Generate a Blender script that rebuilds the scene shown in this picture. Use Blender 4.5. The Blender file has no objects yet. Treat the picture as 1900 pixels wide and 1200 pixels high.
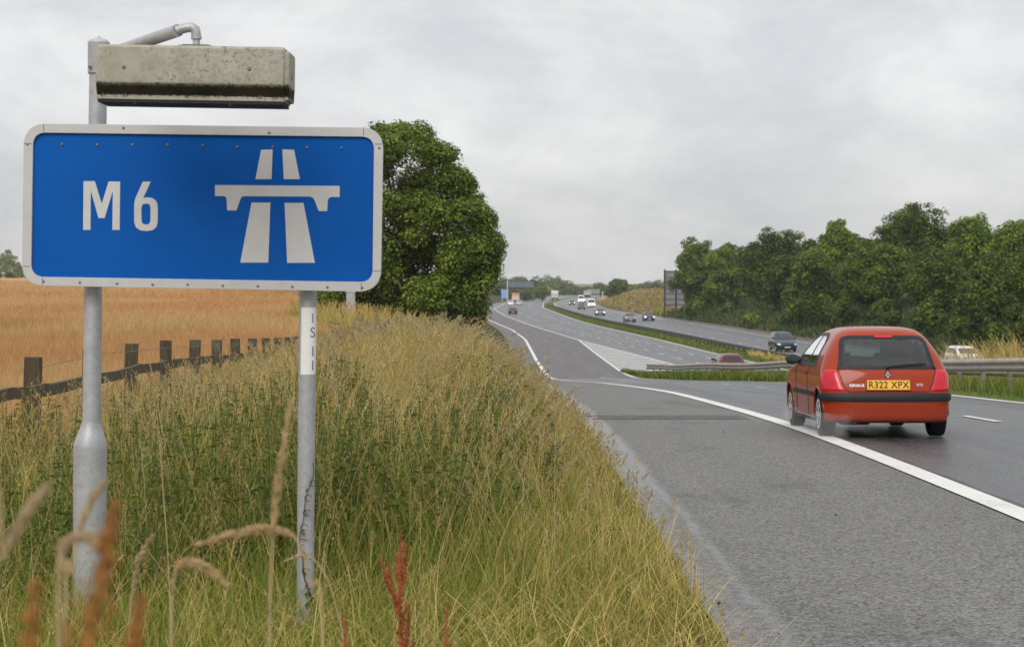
import bpy, bmesh, math, random
import numpy as np
from mathutils import Vector, Matrix

R = math.radians
rng = np.random.default_rng(7)
random.seed(7)
scene = bpy.context.scene
COL = scene.collection
EYE = 5.9          # eye height above the motorway surface (z = 0)
FPX = 3300.0       # focal length in photo pixels (photo is 1900 wide)
HX, HY = 950.0, 528.0


def P(px, py, y):
    return Vector(((px - HX) / FPX * y, y, EYE - (py - HY) / FPX * y))


# ------------------------------------------------------------------ helpers
def tag(o, label=None, cat=None, group=None, kind=None):
    if label: o['label'] = label
    if cat: o['category'] = cat
    if group: o['group'] = group
    if kind: o['kind'] = kind
    return o


def empty(name, loc=(0, 0, 0), rz=0.0):
    o = bpy.data.objects.new(name, None)
    o.empty_display_size = 0.2
    o.location = loc
    o.rotation_euler = (0, 0, rz)
    COL.objects.link(o)
    return o


class MB:
    """collects shapes, built as one mesh object"""
    def __init__(s):
        s.v, s.f, s.m = [], [], []

    def add(s, vs, fs, m=0):
        b = len(s.v)
        s.v.extend([tuple(v) for v in vs])
        for f in fs:
            s.f.append(tuple(b + i for i in f))
            s.m.append(m)

    def box(s, c, d, m=0, rot=None, taper=1.0):
        hx, hy, hz = d[0] / 2, d[1] / 2, d[2] / 2
        vs = []
        for z in (-hz, hz):
            k = taper if z > 0 else 1.0
            for (x, y) in ((-hx, -hy), (hx, -hy), (hx, hy), (-hx, hy)):
                v = Vector((x * k, y * k, z))
                if rot: v = rot @ v
                vs.append(v + Vector(c))
        s.add(vs, [(3, 2, 1, 0), (4, 5, 6, 7), (0, 1, 5, 4), (1, 2, 6, 5), (2, 3, 7, 6), (3, 0, 4, 7)], m)

    def tube(s, pts, rad, n=10, m=0, caps=True):
        pts = [Vector(p) for p in pts]
        if not hasattr(rad, '__len__'): rad = [rad] * len(pts)
        rings = []
        up = Vector((0, 0, 1))
        prev = None
        for i, p in enumerate(pts):
            d = (pts[min(i + 1, len(pts) - 1)] - pts[max(i - 1, 0)])
            if d.length < 1e-9: d = Vector((0, 0, 1))
            d.normalize()
            if prev is None:
                a = d.cross(up)
                if a.length < 1e-3: a = d.cross(Vector((0, 1, 0)))
            else:
                a = prev - d * prev.dot(d)
            a.normalize()
            prev = a
            b = d.cross(a)
            rings.append([p + (a * math.cos(2 * math.pi * k / n) + b * math.sin(2 * math.pi * k / n)) * rad[i] for k in range(n)])
        vs = [v for r in rings for v in r]
        fs = []
        for i in range(len(rings) - 1):
            for k in range(n):
                k2 = (k + 1) % n
                fs.append((i * n + k, i * n + k2, (i + 1) * n + k2, (i + 1) * n + k))
        if caps:
            fs.append(tuple(range(n))[::-1])
            fs.append(tuple((len(rings) - 1) * n + k for k in range(n)))
        s.add(vs, fs, m)

    def loft(s, loops, m=0, closed=True, caps=False):
        n = len(loops[0])
        vs = [v for l in loops for v in l]
        fs = []
        for i in range(len(loops) - 1):
            for k in range(n if closed else n - 1):
                k2 = (k + 1) % n
                fs.append((i * n + k, i * n + k2, (i + 1) * n + k2, (i + 1) * n + k))
        if caps:
            fs.append(tuple(range(n))[::-1])
            fs.append(tuple((len(loops) - 1) * n + k for k in range(n)))
        s.add(vs, fs, m)

    def build(s, name, mats, parent=None, smooth=False, bevel=0.0, angle=40, loc=None):
        me = bpy.data.meshes.new(name)
        me.from_pydata(s.v, [], s.f)
        if not isinstance(mats, (list, tuple)): mats = [mats]
        for mt in mats: me.materials.append(mt)
        me.polygons.foreach_set('material_index', s.m)
        if smooth:
            me.polygons.foreach_set('use_smooth', [True] * len(s.f))
            me.set_sharp_from_angle(angle=R(angle))
        me.update()
        o = bpy.data.objects.new(name, me)
        COL.objects.link(o)
        if parent: o.parent = parent
        if loc: o.location = loc
        if bevel:
            b = o.modifiers.new('bevel', 'BEVEL')
            b.width = bevel; b.segments = 2; b.limit_method = 'ANGLE'
        return o


def np_mesh(name, verts, quads, mat, col=None, parent=None, smooth=False):
    me = bpy.data.meshes.new(name)
    nv, nf = len(verts), len(quads)
    me.vertices.add(nv)
    me.vertices.foreach_set('co', np.ascontiguousarray(verts, dtype=np.float32).ravel())
    me.loops.add(nf * 4)
    me.loops.foreach_set('vertex_index', np.ascontiguousarray(quads, dtype=np.int32).ravel())
    me.polygons.add(nf)
    me.polygons.foreach_set('loop_start', np.arange(0, nf * 4, 4, dtype=np.int32))
    me.update(calc_edges=True)
    if smooth: me.polygons.foreach_set('use_smooth', np.ones(nf, dtype=bool))
    if col is not None:
        a = me.color_attributes.new('col', 'FLOAT_COLOR', 'POINT')
        c4 = np.ones((nv, 4), dtype=np.float32)
        c4[:, :3] = col
        a.data.foreach_set('color', c4.ravel())
    me.materials.append(mat)
    o = bpy.data.objects.new(name, me)
    COL.objects.link(o)
    if parent: o.parent = parent
    return o


def curve_tab(pts, smooth=4):
    ys = np.arange(-60, 3601, 1.0)
    a = np.array(pts, dtype=float)
    v = np.interp(ys, a[:, 0], a[:, 1])
    # linear continuation at the near end
    lo = a[0]; sl = (a[1, 1] - a[0, 1]) / (a[1, 0] - a[0, 0])
    v = np.where(ys < lo[0], lo[1] + sl * (ys - lo[0]), v)
    hi = a[-1]; sh = (a[-1, 1] - a[-2, 1]) / (a[-1, 0] - a[-2, 0])
    v = np.where(ys > hi[0], hi[1] + sh * (ys - hi[0]), v)
    if smooth:
        # kernel that widens with distance is not needed: two box passes
        for _ in range(2):
            k = np.ones(2 * smooth + 1) / (2 * smooth + 1)
            pad = np.pad(v, smooth, mode='edge')
            v = np.convolve(pad, k, mode='valid')
    return lambda y: np.interp(y, ys, v)


# ------------------------------------------------------------------ materials
def new_mat(name):
    m = bpy.data.materials.new(name)
    m.use_nodes = True
    nt = m.node_tree
    b = nt.nodes['Principled BSDF']
    return m, nt, b


def ramp(nt, fac, stops):
    r = nt.nodes.new('ShaderNodeValToRGB')
    while len(r.color_ramp.elements) < len(stops): r.color_ramp.elements.new(0.5)
    for e, (p, c) in zip(r.color_ramp.elements, stops):
        e.position = p
        e.color = (*c, 1) if len(c) == 3 else c
    nt.links.new(fac, r.inputs[0])
    return r.outputs[0]


def coords(nt, scale=(1, 1, 1), which='Object'):
    tc = nt.nodes.new('ShaderNodeTexCoord')
    mp = nt.nodes.new('ShaderNodeMapping')
    mp.inputs['Scale'].default_value = scale
    nt.links.new(tc.outputs[which], mp.inputs[0])
    return mp.outputs[0]


def noise(nt, vec, scale, detail=4, rough=0.55, dist=0.0):
    n = nt.nodes.new('ShaderNodeTexNoise')
    n.inputs['Scale'].default_value = scale
    n.inputs['Detail'].default_value = detail
    n.inputs['Roughness'].default_value = rough
    n.inputs['Distortion'].default_value = dist
    if vec is not None: nt.links.new(vec, n.inputs['Vector'])
    return n.outputs['Fac']


def mathn(nt, op, a, b=None, clamp=False):
    n = nt.nodes.new('ShaderNodeMath')
    n.operation = op; n.use_clamp = clamp
    for i, v in enumerate((a, b)):
        if v is None: continue
        if isinstance(v, (int, float)): n.inputs[i].default_value = v
        else: nt.links.new(v, n.inputs[i])
    return n.outputs[0]


def mixc(nt, fac, a, b, mode='MIX'):
    n = nt.nodes.new('ShaderNodeMix')
    n.data_type = 'RGBA'; n.blend_type = mode
    if isinstance(fac, (int, float)): n.inputs[0].default_value = fac
    else: nt.links.new(fac, n.inputs[0])
    for i, v in ((6, a), (7, b)):
        if isinstance(v, tuple): n.inputs[i].default_value = (*v[:3], 1)
        else: nt.links.new(v, n.inputs[i])
    return n.outputs[2]


def maprange(nt, v, a, b, c=0.0, d=1.0, smooth=False):
    n = nt.nodes.new('ShaderNodeMapRange')
    if smooth: n.interpolation_type = 'SMOOTHSTEP'
    nt.links.new(v, n.inputs[0])
    for i, k in zip((1, 2, 3, 4), (a, b, c, d)): n.inputs[i].default_value = k
    return n.outputs[0]


def bump(nt, h, strength, dist, bsdf):
    n = nt.nodes.new('ShaderNodeBump')
    n.inputs['Strength'].default_value = strength
    n.inputs['Distance'].default_value = dist
    nt.links.new(h, n.inputs['Height'])
    nt.links.new(n.outputs[0], bsdf.inputs['Normal'])


def simple(name, col, rough=0.6, metal=0.0, var=0.15, scale=8.0, coat=0.0, spec=0.5, bmp=0.0, bscale=60.0, dirt=None, dirt_amt=0.5):
    """a plain paint / metal / plastic with mottling, optional dirt colour"""
    m, nt, b = new_mat(name)
    v = coords(nt)
    n = noise(nt, v, scale, 6, 0.6)
    lo = tuple(c * (1 - var) for c in col); hi = tuple(min(1, c * (1 + var)) for c in col)
    c = ramp(nt, n, [(0.3, lo), (0.7, hi)])
    if dirt:
        n2 = noise(nt, v, scale * 2.7, 8, 0.7)
        f = maprange(nt, n2, 0.5, 0.72, 0, dirt_amt)
        c = mixc(nt, f, c, dirt)
    nt.links.new(c, b.inputs['Base Color'])
    b.inputs['Roughness'].default_value = rough
    b.inputs['Metallic'].default_value = metal
    b.inputs['Specular IOR Level'].default_value = spec
    b.inputs['Coat Weight'].default_value = coat
    b.inputs['Coat Roughness'].default_value = 0.05
    if bmp:
        bump(nt, noise(nt, v, bscale, 4), bmp, 0.004, b)
    return m


def emit(name, col, s):
    m, nt, b = new_mat(name)
    b.inputs['Base Color'].default_value = (*col, 1)
    b.inputs['Emission Color'].default_value = (*col, 1)
    b.inputs['Emission Strength'].default_value = s
    return m


def foliage_mat(name, trans=0.25, rough=0.6, spec=0.25):
    m, nt, b = new_mat(name)
    at = nt.nodes.new('ShaderNodeAttribute'); at.attribute_name = 'col'
    nt.links.new(at.outputs['Color'], b.inputs['Base Color'])
    b.inputs['Roughness'].default_value = rough
    b.inputs['Specular IOR Level'].default_value = spec
    t = nt.nodes.new('ShaderNodeBsdfTranslucent')
    nt.links.new(at.outputs['Color'], t.inputs['Color'])
    mx = nt.nodes.new('ShaderNodeMixShader')
    mx.inputs[0].default_value = trans
    nt.links.new(b.outputs[0], mx.inputs[1]); nt.links.new(t.outputs[0], mx.inputs[2])
    nt.links.new(mx.outputs[0], nt.nodes['Material Output'].inputs[0])
    return m


def glass_mat(name, tint, refl=0.06, rough=0.02):
    m, nt, b = new_mat(name)
    tr = nt.nodes.new('ShaderNodeBsdfTransparent'); tr.inputs[0].default_value = (*tint, 1)
    gl = nt.nodes.new('ShaderNodeBsdfGlossy'); gl.inputs['Roughness'].default_value = rough
    gl.inputs[0].default_value = (1, 1, 1, 1)
    lw = nt.nodes.new('ShaderNodeFresnel'); lw.inputs[0].default_value = 1.5
    f = mathn(nt, 'MULTIPLY', lw.outputs[0], 1.3, True)
    f = mathn(nt, 'ADD', f, refl, True)
    mx = nt.nodes.new('ShaderNodeMixShader')
    nt.links.new(f, mx.inputs[0]); nt.links.new(tr.outputs[0], mx.inputs[1]); nt.links.new(gl.outputs[0], mx.inputs[2])
    nt.links.new(mx.outputs[0], nt.nodes['Material Output'].inputs[0])
    return m


M = {}
M['grass'] = foliage_mat('grass_blades', 0.36)
M['leaf'] = foliage_mat('tree_leaves', 0.36, 0.5, 0.25)
M['galv'] = simple('galvanised_steel', (0.40, 0.41, 0.42), 0.5, 0.35, 0.14, 14, dirt=(0.22, 0.2, 0.17), dirt_amt=0.5, bmp=0.1)
M['galv_dark'] = simple('weathered_barrier_steel', (0.36, 0.335, 0.30), 0.6, 0.3, 0.2, 3, dirt=(0.14, 0.11, 0.09), dirt_amt=0.6)
M['median_steel'] = simple('dark_barrier_steel', (0.05, 0.05, 0.05), 0.6, 0.2, 0.2, 3)
M['sign_white'] = simple('sign_white', (0.50, 0.50, 0.495), 0.45, 0, 0.05, 6, dirt=(0.33, 0.31, 0.27), dirt_amt=0.25)
M['sign_white_text'] = simple('reflective_white', (0.54, 0.54, 0.535), 0.4, 0, 0.05, 9, dirt=(0.4, 0.38, 0.33), dirt_amt=0.25)
M['sticker'] = simple('white_sticker', (0.78, 0.77, 0.76), 0.4, 0, 0.03)
M['ink'] = simple('grey_ink', (0.12, 0.12, 0.13), 0.6)
M['rivet'] = simple('rivet_metal', (0.16, 0.16, 0.17), 0.5, 0.4)
M['seam'] = simple('dark_seam', (0.09, 0.09, 0.09), 0.8)
M['black_plastic'] = simple('black_plastic', (0.016, 0.017, 0.020), 0.5, 0, 0.2, 10, spec=0.3)
M['dark_inside'] = simple('dark_interior', (0.02, 0.02, 0.022), 0.85)
M['trim_grey'] = simple('seat_fabric', (0.055, 0.06, 0.065), 0.9)
M['rubber'] = simple('tyre_rubber', (0.010, 0.010, 0.011), 0.8, 0, 0.3, 30, spec=0.2)
M['rim'] = simple('silver_wheel', (0.6, 0.6, 0.62), 0.4, 0.2)
M['chrome'] = simple('chrome_letters', (0.7, 0.7, 0.7), 0.25, 0.5)
M['plate'] = simple('yellow_plate', (0.80, 0.42, 0.015), 0.4, 0, 0.04)
M['red_lens'] = simple('red_lens', (0.52, 0.003, 0.018), 0.18, 0, 0.2, 18, coat=0.25)
M['car_glass'] = glass_mat('car_glass', (0.46, 0.60, 0.57), 0.015)
M['dark_glass'] = simple('dark_glass', (0.02, 0.025, 0.03), 0.06, 0, 0.1)
M['lit_lamp'] = emit('lit_headlamp', (1.0, 0.98, 0.93), 2.2)
M['wood'] = None
M['white_paint_road'] = None


def wood(name='weathered_timber', k=1.0):
    m, nt, b = new_mat(name)
    v = coords(nt, (14, 14, 1.6))
    n = noise(nt, v, 3.0, 6, 0.65, 0.4)
    c = ramp(nt, n, [(0.25, (0.022 * k, 0.015 * k, 0.009 * k)), (0.55, (0.075 * k, 0.054 * k, 0.03 * k)), (0.8, (0.14 * k, 0.115 * k, 0.075 * k))])
    n2 = noise(nt, coords(nt), 5, 5)
    c = mixc(nt, maprange(nt, n2, 0.5, 0.7, 0, 0.7), c, (0.10, 0.115, 0.05))
    nt.links.new(c, b.inputs['Base Color'])
    b.inputs['Roughness'].default_value = 0.85
    bump(nt, n, 0.6, 0.01, b)
    return m


M['wood'] = wood()
M['rail_wood'] = wood('weathered_rail', 1.35)


def bark():
    m, nt, b = new_mat('bark')
    v = coords(nt, (6, 6, 1.2))
    n = noise(nt, v, 2.5, 6, 0.6)
    nt.links.new(ramp(nt, n, [(0.3, (0.03, 0.022, 0.015)), (0.75, (0.11, 0.085, 0.06))]), b.inputs['Base Color'])
    b.inputs['Roughness'].default_value = 0.9
    return m


M['bark'] = bark()


def sign_blue():
    m, nt, b = new_mat('sign_blue')
    v = coords(nt)
    n = noise(nt, v, 2.2, 5, 0.55)
    c = ramp(nt, n, [(0.3, (0.0, 0.078, 0.36)), (0.75, (0.0, 0.099, 0.42))])
    n2 = noise(nt, coords(nt, (1, 1, 0.10)), 22, 5, 0.7)
    c = mixc(nt, maprange(nt, n2, 0.52, 0.78, 0, 0.30), c, (0.02, 0.085, 0.25))
    n3 = noise(nt, v, 60, 3, 0.6)
    c = mixc(nt, maprange(nt, n3, 0.66, 0.74, 0, 0.3), c, (0.08, 0.13, 0.28))
    nt.links.new(c, b.inputs['Base Color'])
    b.inputs['Roughness'].default_value = 0.5
    b.inputs['Specular IOR Level'].default_value = 0.12
    return m


M['sign_blue'] = sign_blue()


def lamp_mat():
    """mossy painted lamp housing: pale grey with dark algae and painted shade along its lower skirt"""
    m, nt, b = new_mat('lichened_housing')
    v = coords(nt)
    n = noise(nt, v, 9, 6, 0.65)
    c = ramp(nt, n, [(0.3, (0.28, 0.26, 0.19)), (0.5, (0.36, 0.345, 0.28)), (0.75, (0.43, 0.42, 0.365))])
    n2 = noise(nt, v, 55, 5, 0.8)
    n3 = noise(nt, v, 5, 3, 0.6)
    spots = mathn(nt, 'MULTIPLY', maprange(nt, n2, 0.51, 0.62, 0, 1), maprange(nt, n3, 0.38, 0.60, 0.12, 0.7))
    c = mixc(nt, spots, c, (0.12, 0.105, 0.07))
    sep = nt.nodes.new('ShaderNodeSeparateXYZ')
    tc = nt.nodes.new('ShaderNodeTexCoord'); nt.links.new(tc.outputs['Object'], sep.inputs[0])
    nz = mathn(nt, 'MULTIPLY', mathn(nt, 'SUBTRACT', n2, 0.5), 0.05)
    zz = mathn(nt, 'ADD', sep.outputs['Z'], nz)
    alg_shade = maprange(nt, zz, -0.058, -0.036, 1, 0, True)
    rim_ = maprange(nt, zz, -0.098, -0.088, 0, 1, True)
    alg_shade = mathn(nt, 'MULTIPLY', alg_shade, rim_)
    c = mixc(nt, mathn(nt, 'MULTIPLY', alg_shade, 0.97), c, ramp(nt, n, [(0.35, (0.006, 0.007, 0.003)), (0.7, (0.030, 0.024, 0.012))]))  # algae stain, with the underside's shade put into the same dark colour
    nt.links.new(c, b.inputs['Base Color'])
    b.inputs['Roughness'].default_value = 0.85
    b.inputs['Specular IOR Level'].default_value = 0.12
    bump(nt, n2, 0.25, 0.002, b)
    return m


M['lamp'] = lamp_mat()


def car_paint(name, col):
    m, nt, b = new_mat(name)
    v = coords(nt)
    n = noise(nt, v, 3, 4)
    c = ramp(nt, n, [(0.3, tuple(x * 0.97 for x in col)), (0.7, tuple(x * 1.03 for x in col))])
    # road film low on the bodywork
    sep = nt.nodes.new('ShaderNodeSeparateXYZ')
    tc = nt.nodes.new('ShaderNodeTexCoord'); nt.links.new(tc.outputs['Object'], sep.inputs[0])
    n2 = noise(nt, v, 12, 5, 0.7)
    zz = mathn(nt, 'ADD', sep.outputs['Z'], mathn(nt, 'MULTIPLY', n2, 0.25))
    f = maprange(nt, zz, 0.22, 0.60, 0.35, 0.0, True)
    c = mixc(nt, f, c, (0.09, 0.08, 0.07))
    nt.links.new(c, b.inputs['Base Color'])
    nt.links.new(maprange(nt, n2, 0.3, 0.7, 0.30, 0.36), b.inputs['Roughness'])
    b.inputs['Specular IOR Level'].default_value = 0.12
    b.inputs['Coat Weight'].default_value = 0.55
    b.inputs['Coat Roughness'].default_value = 0.08
    return m


def tarmac(name, dark, light, rough_lo, rough_hi, stone=70.0, gutter=False):
    """asphalt: coarse stones, long tyre-track streaks, damp patches"""
    m, nt, b = new_mat(name)
    v = coords(nt)
    vo = nt.nodes.new('ShaderNodeTexVoronoi'); vo.inputs['Scale'].default_value = stone
    nt.links.new(v, vo.inputs['Vector'])
    st = nt.nodes.new('ShaderNodeSeparateColor'); nt.links.new(vo.outputs['Color'], st.inputs[0])
    big = noise(nt, coords(nt, (1.3, 0.05, 1)), 0.9, 6, 0.6)
    fine = noise(nt, v, 14, 6, 0.7)
    f = mathn(nt, 'ADD', mathn(nt, 'MULTIPLY', st.outputs[0], 0.45), mathn(nt, 'MULTIPLY', big, 0.4))
    f = mathn(nt, 'ADD', f, mathn(nt, 'MULTIPLY', fine, 0.25))
    c = ramp(nt, f, [(0.3, dark), (0.85, light)])
    r = mathn(nt, 'ADD', mathn(nt, 'MULTIPLY', big, 0.7), mathn(nt, 'MULTIPLY', fine, 0.3))
    rr = maprange(nt, r, 0.35, 0.65, rough_lo, rough_hi)
    pt = noise(nt, coords(nt, (1, 0.4, 1)), 0.7, 6, 0.7)
    c = mixc(nt, maprange(nt, pt, 0.55, 0.68, 0, 0.45), c, tuple(x * 1.6 for x in dark))
    if gutter:
        at = nt.nodes.new('ShaderNodeAttribute'); at.attribute_name = 'edge'
        wob = noise(nt, coords(nt, (1, 0.5, 1)), 1.6, 5, 0.65)
        e = mathn(nt, 'ADD', at.outputs['Fac'], mathn(nt, 'MULTIPLY', mathn(nt, 'SUBTRACT', wob, 0.5), 0.20))
        g_ = maprange(nt, e, 0.26, 0.42, 1.0, 0.0, True)
        gc = ramp(nt, fine, [(0.35, (0.10, 0.099, 0.102)), (0.7, (0.27, 0.266, 0.272))])  # paler wet sheen of the road edge, put into the colour
        c = mixc(nt, mathn(nt, 'MULTIPLY', g_, 0.8), c, gc)
        silt = maprange(nt, mathn(nt, 'ADD', e, mathn(nt, 'MULTIPLY', fine, 0.1)), 0.02, 0.12, 1.0, 0.0, True)
        c = mixc(nt, mathn(nt, 'MULTIPLY', silt, 0.8), c, (0.09, 0.068, 0.05))
        rr = mathn(nt, 'SUBTRACT', rr, mathn(nt, 'MULTIPLY', g_, 0.40))
    nt.links.new(c, b.inputs['Base Color'])
    nt.links.new(rr, b.inputs['Roughness'])
    bump(nt, mathn(nt, 'ADD', vo.outputs['Distance'], mathn(nt, 'MULTIPLY', fine, 0.3)), 0.7, 0.014, b)
    return m


M['shoulder'] = tarmac('hard_shoulder_tarmac', (0.013, 0.014, 0.012), (0.265, 0.262, 0.243), 0.42, 0.75, 64, True)
M['lane'] = tarmac('wet_lane_tarmac', (0.014, 0.015, 0.017), (0.15, 0.152, 0.156), 0.22, 0.52, 62)
M['slip_far'] = tarmac('brown_tarmac', (0.05, 0.042, 0.043), (0.14, 0.122, 0.124), 0.45, 0.65, 30)
M['mway'] = tarmac('motorway_tarmac', (0.07, 0.072, 0.075), (0.16, 0.162, 0.168), 0.38, 0.6, 20)
M['patch'] = tarmac('old_joint_tarmac', (0.008, 0.007, 0.007), (0.115, 0.10, 0.097), 0.5, 0.75, 14)


def road_paint():
    m, nt, b = new_mat('worn_road_paint')
    v = coords(nt)
    n = noise(nt, v, 18, 6, 0.7)
    n2 = noise(nt, v, 1.2, 4, 0.6)
    f = mathn(nt, 'ADD', mathn(nt, 'MULTIPLY', n, 0.6), mathn(nt, 'MULTIPLY', n2, 0.4))
    c = ramp(nt, f, [(0.3, (0.30, 0.29, 0.27)), (0.45, (0.62, 0.61, 0.58)), (0.7, (0.74, 0.73, 0.71))])
    nt.links.new(c, b.inputs['Base Color'])
    b.inputs['Roughness'].default_value = 0.55
    w = nt.nodes.new('ShaderNodeTexWave'); w.wave_type = 'BANDS'; w.bands_direction = 'Y'
    w.inputs['Scale'].default_value = 2.2; nt.links.new(v, w.inputs['Vector'])
    bump(nt, mathn(nt, 'ADD', w.outputs['Fac'], mathn(nt, 'MULTIPLY', n, 0.4)), 0.5, 0.01, b)
    return m


M['road_paint'] = road_paint()


def ground_mat(name, stops, scale, stretch=(1, 1, 1), bscale=3.0, extra=None):
    m, nt, b = new_mat(name)
    n = noise(nt, coords(nt, stretch), scale, 8, 0.62)
    c = ramp(nt, n, stops)
    if extra: c = extra(nt, c)
    nt.links.new(c, b.inputs['Base Color'])
    b.inputs['Roughness'].default_value = 0.95
    b.inputs['Specular IOR Level'].default_value = 0.1
    bump(nt, noise(nt, coords(nt), bscale, 6, 0.7), 0.8, 0.15, b)
    return m


def field_extra(nt, c):
    # a greener strip where the crop grows thin, and a paler lodged patch
    sep = nt.nodes.new('ShaderNodeSeparateXYZ')
    tc = nt.nodes.new('ShaderNodeTexCoord'); nt.links.new(tc.outputs['Object'], sep.inputs[0])
    w = noise(nt, coords(nt, (0.05, 0.3, 1)), 1.0, 4)
    yy = mathn(nt, 'ADD', sep.outputs['Y'], mathn(nt, 'MULTIPLY', mathn(nt, 'SUBTRACT', w, 0.5), 30))
    band = mathn(nt, 'MULTIPLY', maprange(nt, yy, 50, 56, 0, 1, True), maprange(nt, yy, 64, 72, 1, 0, True))
    c = mixc(nt, mathn(nt, 'MULTIPLY', band, 0.55), c, (0.22, 0.19, 0.06))
    p = noise(nt, coords(nt, (0.12, 0.03, 1)), 1.0, 5, 0.6)
    c = mixc(nt, maprange(nt, p, 0.52, 0.66, 0, 0.6), c, (0.50, 0.34, 0.15))
    return c


M['verge'] = ground_mat('verge_soil', [(0.3, (0.03, 0.032, 0.013)), (0.7, (0.10, 0.09, 0.035))], 3.0)
M['field'] = ground_mat('ripe_wheat', [(0.3, (0.38, 0.205, 0.085)), (0.5, (0.46, 0.26, 0.115)), (0.7, (0.52, 0.32, 0.155))], 0.6, (1, 0.35, 1), 6, field_extra)
M['bank'] = ground_mat('rough_bank', [(0.3, (0.03, 0.055, 0.012)), (0.5, (0.06, 0.09, 0.020)), (0.7, (0.11, 0.13, 0.035))], 0.25, (1, 0.5, 1), 2)
M['bank_dry'] = ground_mat('dry_bank', [(0.3, (0.16, 0.14, 0.05)), (0.5, (0.28, 0.21, 0.085)), (0.7, (0.38, 0.27, 0.12))], 0.15, (1, 0.4, 1), 1)
M['median_grass'] = ground_mat('median_grass', [(0.3, (0.07, 0.11, 0.02)), (0.7, (0.17, 0.20, 0.05))], 1.5, (1, 0.3, 1), 3)
M['dirt'] = ground_mat('road_edge_dirt', [(0.3, (0.09, 0.065, 0.05)), (0.7, (0.20, 0.15, 0.12))], 1.5, (1, 0.3, 1), 6)
M['far_land'] = ground_mat('far_land', [(0.3, (0.05, 0.07, 0.03)), (0.5, (0.16, 0.14, 0.06)), (0.7, (0.28, 0.2, 0.09))], 0.01, (1, 0.3, 1), 0.1)
# ------------------------------------------------------------------ the lie of the land
slip_h = curve_tab([(-20, 1.68), (0, 1.70), (8.6, 1.75), (14, 1.80), (23.8, 1.96), (30, 2.16), (44, 2.67), (66, 3.64), (90, 4.85), (110, 5.78), (119, 5.9), (3000, 5.9)], 3)
def slip_z(y): return EYE - slip_h(y)
SL = curve_tab([(0, 1.05), (30, 0.97), (66, 0.6), (112, 0.3), (139, 0.0), (191, -0.5), (232, -1.8), (282, -4.2), (330, -7), (432, -9.3), (573, -5), (695, 4.3), (800, 12), (975, 24), (1200, 45)], 5)
SLL = curve_tab([(0, 4.0), (44, 4.0), (55, 3.75), (66, 3.2), (88, 2.6), (112, 2.3), (139, 1.9), (191, 1.45), (232, 0), (282, -3), (330, -5.8), (400, -7.9)], 4)
SRL = curve_tab([(0, 10.0), (35, 10.07), (66, 10.6), (78, 9.9), (90, 8.5), (104, 7.7), (119, 7.4), (150, 7.2), (187, 7.1)], 3)
MLL = curve_tab([(0, 22), (60, 17.2), (100, 13.7), (137, 11.4), (187, 7.1), (250, 3), (330, -1.2), (432, -4.6), (573, -2.1), (695, 7.2), (800, 15), (975, 27), (1200, 48)], 8)
MR = curve_tab([(0, 27), (60, 23), (100, 20.6), (154, 17.5), (188, 16.2), (256, 12.4), (296, 11), (367, 9.7), (458, 8.3), (573, 10.5), (695, 17.5), (800, 25), (975, 38), (1200, 60)], 8)
RR = curve_tab([(0, 41), (130, 35.5), (187, 32), (229, 31.2), (314, 27.6), (397, 24), (453, 23.5), (573, 27), (695, 31), (800, 38), (975, 51), (1200, 73)], 8)
RAIL = curve_tab([(0, 11.3), (47, 11.5), (66, 11.6), (73, 11.4), (90, 9.6), (108, 8.2), (120, 7.6)], 3)
def RL(y): return MR(y) + 2.8
def SRP(y): return SRL(y) + 0.35
def MLP(y):
    # left edge of the motorway pavement: hard shoulder, pinching to the nose
    return np.maximum(np.interp(y, [0, 60, 100, 108, 116, 120], [19, 14.3, 10.3, 9.2, 7.9, 7.4]), 0) if np.ndim(y) == 0 else np.interp(y, [0, 60, 100, 108, 116, 120], [19, 14.3, 10.3, 9.2, 7.9, 7.4])

hash_rng = np.random.default_rng(3)
_G = hash_rng.random((64, 64))
def vnoise(x, y):
    x = np.asarray(x, float); y = np.asarray(y, float)
    xi = np.floor(x).astype(int); yi = np.floor(y).astype(int)
    fx = x - xi; fy = y - yi
    fx = fx * fx * (3 - 2 * fx); fy = fy * fy * (3 - 2 * fy)
    g = lambda a, b: _G[a % 64, b % 64]
    return (g(xi, yi) * (1 - fx) * (1 - fy) + g(xi + 1, yi) * fx * (1 - fy) + g(xi, yi + 1) * (1 - fx) * fy + g(xi + 1, yi + 1) * fx * fy)


def sstep(a, b, v):
    t = np.clip((v - a) / (b - a), 0, 1)
    return t * t * (3 - 2 * t)


def left_z(x, y):
    """verge and field left of the slip road"""
    d = np.maximum(SL(y) - x, 0)
    base = slip_z(y)
    F = 4.22 + 0.22 * sstep(9.5, 6, y) + 3.2 * sstep(70, 420, y) - 3.4 * sstep(180, 330, y) * sstep(90, 30, d) + 0.12 * (vnoise(x * 0.6, y * 0.6) - 0.5)
    rise = base + 0.03 + np.minimum(d * 0.12, 0.06) + np.maximum(d - 0.5, 0) * 0.31
    k = 0.15
    h = np.minimum(rise, F)
    far = 1.5 * sstep(450, 1500, d) * sstep(200, 900, y)
    return h + far


def nose_z(x, y):
    s = slip_z(y)
    e0 = SRP(y); e1 = MLP(y)
    t = np.clip((x - e0 - 2.0) / np.maximum(e1 - e0 - 2.0, 0.4), 0, 1)
    bump_ = 0.06 * np.clip((x - e0) / 0.3, 0, 1) * np.clip((e1 - x) / 0.3, 0, 1)
    return s * (1 - t) + bump_


def right_z(x, y):
    d = np.maximum(x - RR(y) - 0.9, 0)
    top = 3.6 + 0.8 * (vnoise(x * 0.05, y * 0.03) - 0.5) - 1.6 * sstep(520, 700, y)
    return np.minimum(0.04 + d * 0.32, top) + 1.0 * sstep(200, 900, d)


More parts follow.
